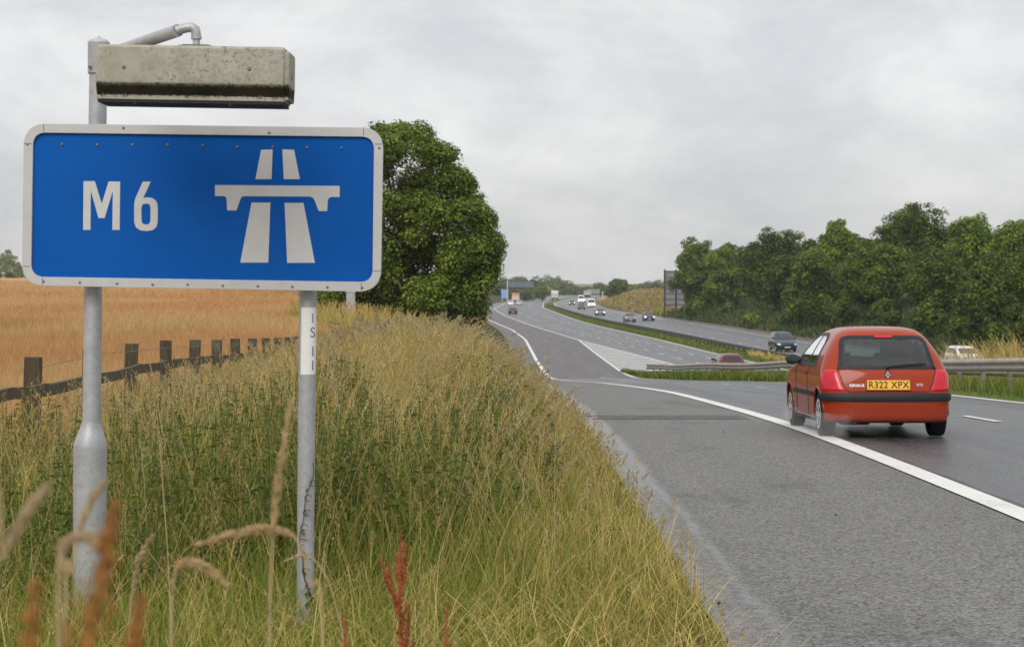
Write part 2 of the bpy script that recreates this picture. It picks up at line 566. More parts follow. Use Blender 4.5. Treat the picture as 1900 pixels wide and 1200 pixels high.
ys = np.concatenate([np.arange(-12, 60, 1.0), np.arange(60, 200, 2.0), np.arange(200, 700, 6.0), np.arange(700, 1200, 20.0), np.array([1250, 1350, 1500, 1750, 2100, 2500, 3000])])
loff = np.array([1500, 900, 550, 350, 220, 140, 100, 75, 58, 46, 38, 32, 27, 23, 20, 17.5, 15, 13, 11, 9.5, 8, 7, 6, 5.2, 4.6, 4, 3.5, 3, 2.5, 2, 1.6, 1.2, 0.9, 0.6, 0.3, 0.1, 0.0])
roff = loff[::-1].copy()
rows_x, rows_z, kinds = [], [], []
for y in ys:
    X, Z = [], []
    sl = SL(y); far = y > 119.0
    for o in loff:
        X.append(sl - o); Z.append(float(left_z(sl - o, y)) - (0.0 if o > 0.05 else 0.05))
    k_left = len(X)
    if not far:
        for t in (0.03, 0.5, 0.97):
            X.append(sl + (SRP(y) - sl) * t); Z.append(slip_z(y) - 0.25)
        for t in np.linspace(0, 1, 12):
            x = SRP(y) + (MLP(y) - SRP(y)) * t
            X.append(x); Z.append(float(nose_z(x, y)) - (0.05 if t in (0.0, 1.0) else 0))
        for t in (0.03, 0.97):
            X.append(MLP(y) + (MR(y) - MLP(y)) * t); Z.append(-0.25)
    else:
        for t in np.linspace(0.01, 0.99, 17):
            X.append(sl + (MR(y) - sl) * t); Z.append(-0.25)
    k_m = len(X)
    for t in np.linspace(0, 1, 8):
        X.append(MR(y) + 2.8 * t); Z.append(-0.05 if t in (0.0, 1.0) else 0.05)
    k_me = len(X)
    for t in (0.02, 0.98):
        X.append(RL(y) + (RR(y) - RL(y)) * t); Z.append(-0.25)
    k_r = len(X)
    for o in roff:
        x = RR(y) + o
        X.append(x); Z.append(float(right_z(x, y)) - (0.05 if o < 0.05 else 0))
    rows_x.append(X); rows_z.append(Z)
nc = len(rows_x[0])
g = MB()
vs = [(x, float(y), z) for y, X, Z in zip(ys, rows_x, rows_z) for x, z in zip(X, Z)]
fs, ms = [], []
for i in range(len(ys) - 1):
    for j in range(nc - 1):
        fs.append((i * nc + j, i * nc + j + 1, (i + 1) * nc + j + 1, (i + 1) * nc + j))
        y = ys[i]; x = rows_x[i][j]
        if j < k_left - 1:
            d = loff[j]
            fence_d = SL(y) + 3.75
            if y > 1000: mi = 6
            elif d > fence_d + 0.2 and (y < 160 or d > 26): mi = 1
            else: mi = 0
        elif j < k_m - 1: mi = 4
        elif j < k_me: mi = 4
        else:
            d = x - RR(y)
            mi = 5 if d < 1.6 else (3 if 330 < y and d < 17 else 2)
            if d > 70 or y > 1000: mi = 6
        ms.append(mi)
g.v, g.f, g.m = vs, fs, ms
ground = g.build('ground', [M['verge'], M['field'], M['bank'], M['bank_dry'], M['median_grass'], M['dirt'], M['far_land']], smooth=True, angle=80)
tag(ground, 'open ground of verges, banks and ripe field reaching the horizon', 'ground', kind='structure')


def strip(name, xl, xr, y0, y1, zf, mat, dz=0.0, step=2.0, label=None, ncols=1, edge=None):
    yy = np.arange(y0, y1 + 1e-6, step)
    if yy[-1] < y1: yy = np.append(yy, y1)
    mb = MB()
    vs, fs = [], []
    for y in yy:
        a, b = float(xl(y)), float(xr(y))
        if edge: a += edge * (random.random() - 0.5)
        for k in range(ncols + 1):
            vs.append((a + (b - a) * k / ncols, y, float(zf(y)) + dz))
    n = ncols + 1
    for i in range(len(yy) - 1):
        for k in range(ncols):
            fs.append((i * n + k, i * n + k + 1, (i + 1) * n + k + 1, (i + 1) * n + k))
    mb.add(vs, fs)
    o = mb.build(name, mat)
    tag(o, label, None, kind='structure')
    return o


zero = lambda y: 0.0
hs = strip('hard_shoulder', SL, lambda y: SLL(y) - 0.0, -12, 118, slip_z, M['shoulder'], 0.0, 0.5, 'dry grey hard shoulder beside the tall grass verge', ncols=16, edge=0.10)
at_ = hs.data.attributes.new('edge', 'FLOAT', 'POINT')
at_.data.foreach_set('value', [(v.co.x - float(SL(v.co.y))) / (1 + max(0.0, v.co.y - 18) * 0.02) for v in hs.data.vertices])
strip('slip_road', lambda y: SLL(y), lambda y: SRP(y), -12, 104, slip_z, M['lane'], 0.0, 1.0, 'wet dark slip road carriageway with the red car on it')
strip('slip_road_foot', lambda y: SLL(y) if y > 104 else SLL(y), lambda y: SRL(y) + (0.35 if y < 118 else 0.0), 104, 187, slip_z, M['slip_far'], 0.0, 1.0, 'brown tarmac at the foot of the slip road')
strip('slip_road_merge', SLL, lambda y: MLL(y), 187, 400, zero, M['slip_far'], 0.006, 3.0, 'brown joining lane running beside the motorway')
strip('hard_shoulder_foot', SL, SLL, 118, 400, zero, M['slip_far'], 0.006, 2.0, 'narrow paved strip left of the joining lane edge line')
strip('motorway_carriageway', lambda y: np.where(y < 187, MLP(y) if y < 119 else SRL(y) + 0.0, np.where(y < 400, MLL(y), SL(y))), MR, -12, 1300, zero, M['mway'], 0.0, 2.0, 'near motorway carriageway with traffic driving away')
strip('motorway_carriageway_oncoming', RL, RR, -12, 1300, zero, M['mway'], 0.0, 4.0, 'far motorway carriageway with oncoming traffic')
strip('tarmac_joint', lambda y: SL(y) + 0.35, lambda y: 3.7, 27.5, 29.0, slip_z, M['patch'], 0.004, 0.25, 'dark worn joint across the hard shoulder', edge=0.5)

strip('tarmac_joint', lambda y: SLL(y) + 0.145, lambda y: SLL(y) + 0.20 + 0.02 * math.sin(y * 3.1), 10.5, 22.5, slip_z, M['patch'], 0.004, 0.4, 'dark crack running beside the white edge line near the red car', edge=0.03)

# markings: sheets a few millimetres proud of the tarmac
def line(name, xc, w, y0, y1, zf, dz, label, step=1.0):
    return strip(name, lambda y: xc(y) - w / 2, lambda y: xc(y) + w / 2, y0, y1, zf, M['road_paint'], dz, step, label)


line('edge_line', SLL, 0.25, -6, 300, slip_z, 0.012, 'solid white edge line between hard shoulder and slip road')
line('edge_line', SRL, 0.2, -6, 187, slip_z, 0.012, 'solid white line along the right side of the slip road')
line('edge_line', lambda y: MLL(y) + 0.12, 0.2, 120, 640, zero, 0.014, 'solid white left edge line of the motorway', 3.0)
line('edge_line', lambda y: MR(y) - 0.35, 0.2, 30, 800, zero, 0.014, 'solid white line beside the central reserve grass', 3.0)
line('edge_line', lambda y: RL(y) + 0.35, 0.2, 30, 800, zero, 0.014, 'solid white line beyond the central barrier', 3.0)
line('edge_line', lambda y: RR(y) - 2.6, 0.2, 30, 800, zero, 0.014, 'solid white line beside the far hard shoulder', 3.0)


def dashes(name, xc, w, y0, y1, on, gap, zf, dz, label):
    mb = MB()
    y = y0
    while y < y1:
        for k in range(2):
            a, b = y + on * k / 2, y + on * (k + 1) / 2
            mb.add([(xc(a) - w / 2, a, zf(a) + dz), (xc(a) + w / 2, a, zf(a) + dz), (xc(b) + w / 2, b, zf(b) + dz), (xc(b) - w / 2, b, zf(b) + dz)], [(0, 1, 2, 3)])
        y += on + gap
    o = mb.build(name, M['road_paint'])
    tag(o, label, kind='structure')
    return o


dashes('lane_line', lambda y: float((SLL(y) + SRL(y)) / 2 + 0.25 - 0.02 * max(0, y - 60) * 0), 0.13, -6.2, 92, 2.0, 6.2, slip_z, 0.012, 'broken white lane line of the slip road')
dashes('lane_line', lambda y: float(SLL(y) + (SRL(y) - SLL(y)) * 0.62), 0.3, 95, 112, 1.2, 2.2, slip_z, 0.012, 'short white dashes where the slip road lanes join')
for k, lb in ((1, 'left broken lane line of the near motorway carriageway'), (2, 'right broken lane line of the near motorway carriageway')):
    dashes('lane_line', lambda y: float(MLL(y) + (MR(y) - MLL(y)) * k / 3), 0.16, 60, 700, 2.2, 6.8, zero, 0.014, lb)
for k, lb in ((1, 'left broken lane line of the far motorway carriageway'), (2, 'right broken lane line of the far motorway carriageway')):
    dashes('lane_line', lambda y: float(RL(y) + (RR(y) - 2.6 - RL(y)) * k / 3), 0.16, 60, 700, 2.2, 6.8, zero, 0.014, lb)
# chevron hatching on the nose
mb = MB()
y = 121.0
while y < 181:
    a0, a1 = float(SRL(y)) + 0.15, float(MLL(y)) - 0.05
    sk = (a1 - a0) * 0.22
    if a1 - a0 > 0.3:
        mb.add([(a0, y, 0.012), (a1, y + sk, 0.012), (a1, y + sk + 1.2, 0.012), (a0, y + 1.2, 0.012)], [(0, 1, 2, 3)])
    y += 2.9
hz = mb.build('nose_hatching', M['road_paint'])
tag(hz, 'white striped hatching between slip road and motorway', kind='structure')


def ground_z(x, y):
    x = np.asarray(x, float); y = np.asarray(y, float)
    return np.where(x < SL(y), left_z(x, y), np.where(x < MR(y), np.where(y < 119, nose_z(x, y), 0.0), np.where(x < RL(y), 0.05, right_z(x, y))))
# ------------------------------------------------------------------ motorway sign with its lamp
YS = 7.6
PPM = FPX / YS
SIGN = empty('motorway_sign', P(370, 1110, YS))
tag(SIGN, 'large blue motorway sign reading M6 on two grey posts with its own lamp', 'road sign')
bpy.context.view_layer.update()
S0 = SIGN.location.copy()


def sp(px, py, dy=0.0):
    """photo pixel -> sign-local coordinates in the plane dy metres behind the face (negative: in front)"""
    v = P(px, py, YS) - S0
    v.y = dy
    return v


def lp(px, py, dy):
    """pixel at absolute depth YS + dy -> sign-local"""
    return P(px, py, YS + dy) - S0


def flat_shape(name, polys, mat, depth, y0, parent, bev=0.0):
    """closed polygons (outer and holes) -> solid plate facing -y. polys: lists of sign-local (x, z)"""
    cu = bpy.data.curves.new(name, 'CURVE')
    cu.dimensions = '2D'; cu.fill_mode = 'BOTH'
    cu.extrude = depth / 2; cu.bevel_depth = bev
    for pl in polys:
        s = cu.splines.new('POLY')
        s.points.add(len(pl) - 1)
        for p_, q in zip(s.points, pl): p_.co = (q[0], q[1], 0, 1)
        s.use_cyclic_u = True
    tmp = bpy.data.objects.new('tmp', cu)
    COL.objects.link(tmp)
    bpy.context.view_layer.update()
    dg = bpy.context.evaluated_depsgraph_get()
    me = bpy.data.meshes.new_from_object(tmp.evaluated_get(dg))
    bpy.data.objects.remove(tmp); bpy.data.curves.remove(cu)
    me.transform(Matrix.Translation((0, y0, 0)) @ Matrix.Rotation(R(90), 4, 'X'))
    me.name = name
    me.materials.clear(); me.materials.append(mat)
    o = bpy.data.objects.new(name, me)
    COL.objects.link(o); o.parent = parent
    return o


def rrect(pts4, rad, n=8):
    """rounded quad through four corners (TL, TR, BR, BL) in 2D"""
    out = []
    m = len(pts4)
    for i in range(m):
        p0 = Vector(pts4[i - 1]); p1 = Vector(pts4[i]); p2 = Vector(pts4[(i + 1) % m])
        a = (p0 - p1).normalized(); b = (p2 - p1).normalized()
        s = p1 + a * rad; e = p1 + b * rad
        for k in range(n + 1):
            t = k / n
            out.append(tuple((1 - t) ** 2 * s + 2 * t * (1 - t) * (p1 * 0.86 + (s + e) / 2 * 0.14) + t ** 2 * e))
    return out


xz = lambda px, py: (sp(px, py).x, sp(px, py).z)
outer = rrect([xz(46, 230), xz(711, 238), xz(706, 541), xz(42, 529)], 37 / PPM)
inner = rrect([xz(62, 246), xz(695, 254), xz(692, 524), xz(58, 514)], 22 / PPM)
flat_shape('border', [outer, inner], M['sign_white'], 0.016, 0.0, SIGN, 0.0015)
flat_shape('panel', [rrect([xz(56, 240), xz(701, 248), xz(698, 530), xz(52, 520)], 24 / PPM)], M['sign_blue'], 0.006, 0.006, SIGN)
# back rails
mb = MB()
for py in (300, 470):
    c = sp(372, py, 0.03); mb.box(c, (1.38, 0.03, 0.04))
mb.build('back_rail', M['galv'], SIGN)
# joints of the border and rivets
for (x0, y0, x1, y1) in ((44, 494, 57, 494), (80, 515, 80, 529), (82, 231, 82, 245), (675, 239, 675, 252), (696, 268, 710, 268), (692, 503, 707, 503), (671, 525, 671, 539), (45, 267, 60, 267)):
    a, b = sp(x0, y0), sp(x1, y1)
    mb = MB(); mb.tube([a + Vector((0, -0.009, 0)), b + Vector((0, -0.009, 0))], 0.0016, 5); mb.build('border_joint', M['seam'], SIGN)
for px, py in [(115, 268), (180, 269), (246, 269), (311, 269), (376, 270), (440, 273), (506, 273), (570, 274), (634, 275)]:
    c = sp(px, py, 0.003)
    mb = MB(); mb.tube([c + Vector((0, 0.001, 0)), c + Vector((0, -0.003, 0)), c + Vector((0, -0.0045, 0))], [0.0065, 0.006, 0.003], 10); mb.build('rivet', M['rivet'], SIGN)
for px, py in [(82, 522), (149, 524), (218, 526), (284, 528), (349, 528), (414, 530), (479, 531), (543, 532), (608, 533), (672, 534), (704, 275), (52, 268), (500, 247), (230, 238)]:
    c = sp(px, py, -0.008)
    mb = MB(); mb.tube([c + Vector((0, 0.001, 0)), c + Vector((0, -0.003, 0)), c + Vector((0, -0.0045, 0))], [0.006, 0.0055, 0.003], 10); mb.build('rivet', M['rivet'], SIGN)

g1 = lambda zx, zy: xz(120 + zx / 8.573, 310 + zy / 8.573)
Mpoly = [g1(*p) for p in ((298, 225), (478, 225), (588, 585), (697, 230), (880, 230), (873, 1000), (757, 1000), (764, 380), (634, 812), (538, 812), (414, 380), (409, 1000), (292, 1000))]
o6 = [(1240, 232), (1368, 232), (1248, 494), (1300, 482), (1385, 490), (1448, 530), (1478, 600), (1480, 700), (1478, 880), (1455, 955), (1400, 1003), (1300, 1018), (1200, 1005), (1132, 960), (1106, 880), (1104, 700), (1106, 570), (1122, 500), (1160, 415)]
i6 = [(1240, 592), (1300, 580), (1345, 592), (1365, 640), (1364, 860), (1340, 905), (1296, 916), (1246, 905), (1221, 865), (1218, 650)]
flat_shape('lettering', [Mpoly], M['sign_white_text'], 0.0012, 0.0022, SIGN)
flat_shape('lettering', [[g1(*p) for p in o6], [g1(*p) for p in i6]], M['sign_white_text'], 0.0012, 0.0022, SIGN)
g2 = lambda zx, zy: xz(380 + zx / 4.138, 260 + zy / 4.138)
br = [(78, 345), (1035, 352), (1035, 437), (972, 437), (952, 446), (943, 466), (940, 545), (875, 545), (842, 462), (830, 442), (808, 434), (296, 431), (282, 438), (272, 456), (243, 540), (170, 540), (168, 455), (162, 438), (142, 430), (78, 430)]
for pl in (br, [(432, 75), (520, 72), (512, 300), (388, 300)], [(595, 72), (685, 75), (730, 300), (606, 300)], [(358, 480), (503, 480), (487, 940), (272, 940)], [(612, 482), (757, 482), (845, 942), (632, 942)]):
    flat_shape('motorway_symbol', [[g2(*p) for p in pl]], M['sign_white_text'], 0.0012, 0.0022, SIGN)

# posts: the left one is stepped (wide root, swaged shoulder)
rp = 16.6 / PPM
PY = 0.10
mb = MB()
pts = [(166, 1190, 30.5), (166, 1105, 30.5), (167.5, 832, 31), (168, 822, 30.5), (169, 800, 23), (169.5, 785, 17.4), (170, 780, 16.8), (173, 540, 16.6), (181, 230, 16.6), (182.5, 130, 16.6)]
mb.tube([lp(a, b, PY) for a, b, r in pts], [r / PPM for a, b, r in pts], 24)
mb.build('post', M['galv'], SIGN, smooth=True, angle=35)
mb = MB()
mb.tube([lp(566, 1180, PY), lp(567, 1000, PY), lp(569.5, 700, PY), lp(571.5, 538, PY), lp(573, 300, PY)], 16.3 / PPM, 24)
rpost = mb.build('post', M['galv'], SIGN, smooth=True, angle=35)
# sleeve cap on the lamp post
mb = MB()
ax = lambda py, dx=0: lp(183.5 + dx, py, PY)
mb.tube([ax(137), ax(136), ax(82), ax(80), ax(76), ax(72), ax(71), ax(68)], [v / PPM for v in (20.5, 20.5, 20.3, 20.6, 18, 9, 4, 2.5)], 24)
cap = mb.build('post_cap', M['galv'], SIGN, smooth=True, angle=40)
mb = MB()
c = lp(171, 127, PY) + Vector((0, -0.04, 0))
mb.tube([c, c + Vector((0, -0.012, 0))], 0.007, 6)
mb.build('bolt', M['rivet'], cap)
# lamp arm reaching out towards the road user, then down to the lamp
LY = -0.55
def lp(px, py, dy):
    """pixel at absolute depth YS + dy -> sign-local"""
    return P(px, py, YS + dy) - S0
arm_pts = [lp(190, 108, PY), lp(228, 92, -0.08), lp(280, 74, -0.32), lp(330, 57, LY)]
mb = MB()
mb.tube(arm_pts, [11 / PPM] * 4, 16)
arm = mb.build('lamp_arm', M['galv'], SIGN, smooth=True)
mb = MB()
el = [lp(328, 57.5, LY), lp(333, 55.5, LY)]
mb.tube(el, [8.5 / PPM] * 2, 14)
el = [lp(333, 55.5, LY), lp(346, 52, LY), lp(356, 51, LY), lp(362, 55, LY), lp(364, 64, LY), lp(364.5, 71, LY)]
mb.tube(el, [8.6 / PPM] * 6, 16)
mb.tube([lp(364.5, 70, LY), lp(364.5, 91, LY)], [6.2 / PPM] * 2, 14)
mb.tube([lp(364.5, 69, LY), lp(364.5, 73, LY)], [9.3 / PPM] * 2, 16)
mb.build('elbow', M['galv'], arm, smooth=True)
# the lamp housing: trough section extruded sideways, open skirt below
LPP = FPX / (YS + LY)
LC = lp(362, 140, LY)
W2 = 175 / 475.0
tilt = math.atan2(6, 360)
lh = empty('lamp', LC)
lh.parent = SIGN
lh.rotation_euler = (0, tilt, 0)
prof = [(-0.085, 0.106), (-0.098, 0.103), (-0.105, 0.094), (-0.112, -0.036), (-0.112, -0.045), (-0.088, -0.090), (-0.094, -0.094), (-0.094, -0.108),
        (0.094, -0.108), (0.094, -0.094), (0.088, -0.090), (0.112, -0.045), (0.112, -0.036), (0.105, 0.094), (0.098, 0.103), (0.085, 0.106)]
mb = MB()
loops = []
for x, s, zk in ((-W2, 0.95, 0.955), (-W2 + 0.006, 1, 1), (W2 - 0.016, 1, 1), (W2 - 0.006, 0.985, 0.985), (W2, 0.90, 0.93)):
    loops.append([(x + (0.0 if z > -0.05 else 0.0), y * s, z * zk if z > 0 else z) for y, z in prof])
mb.loft(loops, closed=True, caps=True)
# raised end flange
mb.loft([[(W2 + a, y * k, z * k - 0.004) for y, z in prof] for a, k in ((-0.004, 0.88), (0.008, 0.9), (0.016, 0.86), (0.016, 0.1))], closed=True)
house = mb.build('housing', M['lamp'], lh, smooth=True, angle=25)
mb = MB()
for px, py in ((240, 132.5), (469, 139)):
    c = Vector(((px - 361) / LPP, -0.108, -(py - 140) / LPP + (px - 361) / LPP * math.tan(tilt)))
    c = Vector(((px - 361) / LPP, -0.1105, -0.005 + 0.02))
    mb = MB(); mb.tube([c + Vector((0, 0.006, 0)), c, c + Vector((0, -0.004, 0))], [0.008, 0.0075, 0.004], 8); mb.build('screw', M['rivet'], lh)
mb = MB()
mb.box((0.008, 0, 0.109), (0.13, 0.12, 0.006)); mb.box((0.008, 0, 0.1145), (0.105, 0.09, 0.005))
mb.build('mounting_plate', M['rivet'], lh)
mb = MB()
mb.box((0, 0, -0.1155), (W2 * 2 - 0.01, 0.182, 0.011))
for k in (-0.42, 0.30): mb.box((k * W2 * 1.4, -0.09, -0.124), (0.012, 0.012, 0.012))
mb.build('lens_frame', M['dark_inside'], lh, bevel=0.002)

# paper sticker wrapped round the right post, with its letters
mb = MB()
rr_ = 16.3 / PPM + 0.0012
loops = []
for py, pxc in ((570, 571), (632, 570.2), (694, 569.5)):
    c = lp(pxc, py, PY)
    loops.append([c + Vector((math.sin(a) * rr_, -math.cos(a) * rr_, 0)) for a in np.linspace(R(-38), R(82), 14)])
mb.loft(loops, closed=False)
stk = mb.build('sticker', M['sticker'], SIGN, smooth=True)


def text_mesh(name, txt, size, mat, parent, mtx, extrude=0.001, bold=0.0, spacing=1.0, align='CENTER', font_scale_x=1.0):
    cu = bpy.data.curves.new(name, 'FONT')
    cu.body = txt; cu.size = size; cu.extrude = extrude; cu.offset = bold
    cu.align_x = align; cu.align_y = 'CENTER'; cu.space_character = spacing
    tmp = bpy.data.objects.new('tmp', cu)
    COL.objects.link(tmp)
    bpy.context.view_layer.update()
    me = bpy.data.meshes.new_from_object(tmp.evaluated_get(bpy.context.evaluated_depsgraph_get()))
    bpy.data.objects.remove(tmp); bpy.data.curves.remove(cu)
    me.transform(mtx @ Matrix.Rotation(R(90), 4, 'X') @ Matrix.Diagonal((font_scale_x, 1, 1, 1)))
    me.materials.clear(); me.materials.append(mat)
    me.name = name
    o = bpy.data.objects.new(name, me)
    COL.objects.link(o); o.parent = parent
    return o


for ch, px, py in (('I', 581, 591), ('S', 580.5, 617), ('1', 581, 652), ('1', 581, 678)):
    a = R(43)
    c = lp(570.2, py, PY) + Vector((math.sin(a) * (rr_ + 0.001), -math.cos(a) * (rr_ + 0.001), 0))
    text_mesh('lettering', ch, 0.062, M['ink'], stk, Matrix.Translation(c) @ Matrix.Rotation(a, 4, 'Z'), 0.0005, -0.0006)


# ------------------------------------------------------------------ post and rail fence along the field
FENCE = empty('timber_fence', (-3.48, 13.6, float(left_z(-3.48, 13.6))))
tag(FENCE, 'weathered brown post and rail fence between long grass and ripe field', 'fence')
F0 = Vector(FENCE.location)
tops = [(58, 662), (166, 646), (241, 637), (308, 631), (360, 630), (402, 630), (437, 628), (468, 627.5), (494, 627), (516, 626), (533, 625), (548, 624), (562, 622), (574, 620)]
fpos = []
for i, (px, py) in enumerate(tops):
    y = 13.6 + 1.8 * i
    p_ = P(px, py, y)
    fpos.append(p_)
    zb = float(left_z(p_.x, y)) - 0.1
    mb = MB()
    h = p_.z - zb
    rot = Matrix.Rotation(R(random.uniform(-1.6, 1.6)), 3, 'Y') @ Matrix.Rotation(R(random.uniform(-2, 2)), 3, 'X') @ Matrix.Rotation(R(6 + random.uniform(-4, 4)), 3, 'Z')
    mb.box(Vector((p_.x, y, zb + h / 2)) - F0, (0.125, 0.12, h), 0, rot)
    mb.build('post', M['wood'], FENCE, bevel=0.008)
rail_px = [(-80, 741, 11.8)] + [(a, b, c) for a, b, c in ((58, 722, 13.6), (166, 701, 15.4), (241, 684, 17.2), (308, 675, 19.0), (360, 668, 20.8), (402, 664, 22.6), (437, 660, 24.4), (468, 657, 26.2), (494, 655, 28.0), (516, 652, 29.8), (533, 650, 31.6), (548, 648, 33.4), (562, 646, 35.2), (574, 644, 37.0))]
for (a, b) in zip(rail_px[:-1], rail_px[1:]):
    A, B = P(*a), P(*b)
    A.x += 0.10; B.x += 0.10
    d = B - A
    mb = MB()
    loops = []
    for t in np.linspace(-0.02, 1.02, 5):
        c = A + d * t + Vector((random.uniform(-0.008, 0.008), 0, random.uniform(-0.012, 0.012))) - F0
        loops.append([c + Vector(o) for o in ((-0.02, 0, -0.043), (0.02, 0, -0.043), (0.02, 0, 0.043), (-0.02, 0, 0.043))])
    mb.loft(loops, caps=True)
    mb.build('rail', M['rail_wood'], FENCE)
mb = MB()
for dz in (-0.06, -0.22):
    mb.tube([Vector((p_.x + 0.08, p_.y, p_.z + dz + random.uniform(-0.02, 0.02))) - F0 for p_ in fpos], 0.0028, 5)
mb.build('wire', M['rivet'], FENCE)

# grey marker post seen under the sign beside the dark tree
MK = empty('marker_post', (P(651, 560, 66).x, 66, float(left_z(P(651, 560, 66).x, 66))))
tag(MK, 'small pale grey post in the grass under the sign corner', 'post')
zt = P(651, 541, 66).z - MK.location.z
mb = MB(); mb.box((0, 0, zt / 2 - 0.02), (0.32, 0.25, zt - 0.04)); mb.build('shaft', M['galv'], MK, bevel=0.015)
mb = MB(); mb.box((0, 0, zt), (0.36, 0.29, 0.06)); mb.build('cap', M['sign_white'], MK, bevel=0.01)


# ------------------------------------------------------------------ safety barriers
def box_beam(mb, pts, w, h, m=0):
    loops = []
    for i, p_ in enumerate(pts):
        d = pts[min(i + 1, len(pts) - 1)] - pts[max(i - 1, 0)]
        d.z = 0; d.normalize()
        n = Vector((d.y, -d.x, 0))
        b = 0.012
        o = [(-w / 2, -h / 2 + b), (-w / 2 + b, -h / 2), (w / 2 - b, -h / 2), (w / 2, -h / 2 + b), (w / 2, h / 2 - b), (w / 2 - b, h / 2), (-w / 2 + b, h / 2), (-w / 2, h / 2 - b)]
        loops.append([p_ + n * a + Vector((0, 0, c)) for a, c in o])
    mb.loft(loops, m, caps=True)


def w_beam(mb, pts, side, m=0):
    """corrugated W-section rail"""
    prof = [(-0.0, -0.155), (0.03, -0.15), (0.078, -0.105), (0.078, -0.06), (0.012, -0.02), (0.012, 0.02), (0.078, 0.06), (0.078, 0.105), (0.03, 0.15), (0.0, 0.155)]
    loops = []
    for i, p_ in enumerate(pts):
        d = pts[min(i + 1, len(pts) - 1)] - pts[max(i - 1, 0)]
        d.z = 0; d.normalize()
        n = Vector((d.y, -d.x, 0)) * side
        loops.append([p_ + n * a + Vector((0, 0, c)) for a, c in prof])
    mb.loft(loops, m, closed=False)


BAR = empty('crash_barrier', (float(RAIL(108)), 108, float(slip_z(108))))
tag(BAR, 'weathered steel crash barrier on grass at the right side of the slip road', 'barrier')
B0 = Vector(BAR.location)
yy = np.concatenate([np.arange(26, 108, 1.6), [108]])
pts = [Vector((float(RAIL(y)) + 0.05 * math.sin(y * 0.5), y, float(nose_z(float(RAIL(y)), y)) + 0.64 + 0.03 * math.sin(y * 0.37))) - B0 for y in yy]
mb = MB(); w_beam(mb, pts, -1)
mb.build('beam', M['galv_dark'], BAR, smooth=True, angle=50)
# a second, lower rail behind on the near half
pts2 = [Vector((float(RAIL(y)) + 0.75, y, float(nose_z(float(RAIL(y)) + 0.75, y)) + 0.50)) - B0 for y in yy if y < 72]
mb = MB(); w_beam(mb, pts2, -1)
mb.build('beam', M['galv_dark'], BAR, smooth=True, angle=50)
for i, y in enumerate(np.arange(27, 108, 2.4)):
    x = float(RAIL(y)) + 0.11
    zb = float(nose_z(x, y))
    mb = MB()
    mb.box(Vector((x, y, zb + 0.33)) - B0, (0.10, 0.05, 0.78))
    mb.build('post', M['galv_dark'], BAR)

CB = empty('central_barrier', (float(MR(178)) + 1.4, 178, 0.05))
tag(CB, 'long dark steel barrier on short posts along the central reserve', 'barrier')
C0 = Vector(CB.location)
yy = np.concatenate([np.arange(104, 300, 4.0), np.arange(300, 640, 10.0)])
mb = MB()
box_beam(mb, [Vector((float(MR(y)) + 1.4, y, 0.05 + 0.64)) - C0 for y in yy], 0.2, 0.24)
mb.build('beam', M['median_steel'], CB)
yp = []
y = 112.0
while y < 460 and len(yp) < 96:
    yp.append(y); y += 2.4 if y < 270 else 6.0
for y in yp:
    mb = MB()
    mb.box(Vector((float(MR(y)) + 1.4, y, 0.05 + 0.24)) - C0, (0.11, 0.12, 0.56))
    mb.build('post', M['median_steel'], CB)


# ------------------------------------------------------------------ far signs and a barn
def plate_sign(name, label, px0, px1, py0, py1, pyg, y, mats, posts, mullion=True, cat='road sign'):
    cx = (px0 + px1) / 2
    base = P(cx, pyg, y)
    o = empty(name, base)
    tag(o, label, cat)
    A, B = P(px0, py1, y) - base, P(px1, py0, y) - base
    w, h = B.x - A.x, B.z - A.z
    mb = MB(); mb.box(((A.x + B.x) / 2, 0, (A.z + B.z) / 2), (w, 0.08, h)); mb.build('panel', mats[0], o, bevel=0.02)
    if mullion:
        n = max(3, int(h / 0.9))
        mb = MB()
        for k in range(n + 1): mb.box(((A.x + B.x) / 2, -0.09, A.z + h * (0.03 + 0.94 * k / n)), (w * 0.98, 0.09, 0.12))
        mb.build('stiffener', mats[1], o)
    for px in posts:
        x = (P(px, pyg, y) - base).x
        mb = MB(); mb.box((x, -0.2 if mullion else 0.15, (B.z + 0.2) / 2 - 0.3), (0.28, 0.2, B.z + 0.8)); mb.build('post', mats[2], o)
    return o


M['sign_back'] = simple('sign_back_grey', (0.23, 0.235, 0.24), 0.6, 0.2, 0.15, 1.0)
M['sign_back_rail'] = simple('sign_back_rail_grey', (0.11, 0.11, 0.115), 0.6, 0.2, 0.15, 1.0)
M['post_dark'] = simple('dark_post', (0.035, 0.035, 0.038), 0.6)
plate_sign('road_sign', 'tall grey back of a large sign half hidden by the shelterbelt trees', 1231.5, 1276, 502, 567, 590, 318, (M['sign_back'], M['sign_back_rail'], M['post_dark']), (1233, 1254, 1273))
M['sky_blue'] = simple('pale_blue_sign', (0.22, 0.34, 0.62), 0.5, 0, 0.1, 1)
M['blue2'] = simple('blue_sign_face', (0.03, 0.10, 0.42), 0.5, 0, 0.1, 1)
plate_sign('road_sign', 'pale blue advance sign at the distant left verge beyond the big tree', 930, 943, 537, 553, 564, 600, (M['sky_blue'], M['blue2'], M['galv']), (932, 941), mullion=False)
plate_sign('road_sign', 'small grey blue overhead board by the motorway in the hazy distance', 1089, 1113, 536.5, 545, 556, 720, (M['sign_back'], M['sign_back_rail'], M['galv']), (1110,), mullion=False)
LM = empty('mast', P(941.5, 563, 596))
tag(LM, 'tall thin white mast beside the distant blue sign', 'mast')
h = P(941, 521, 596).z - LM.location.z
mb = MB(); mb.tube([(0, 0, -0.3), (0, 0, h)], [0.24, 0.16], 10); mb.build('pole', M['sign_white'], LM)
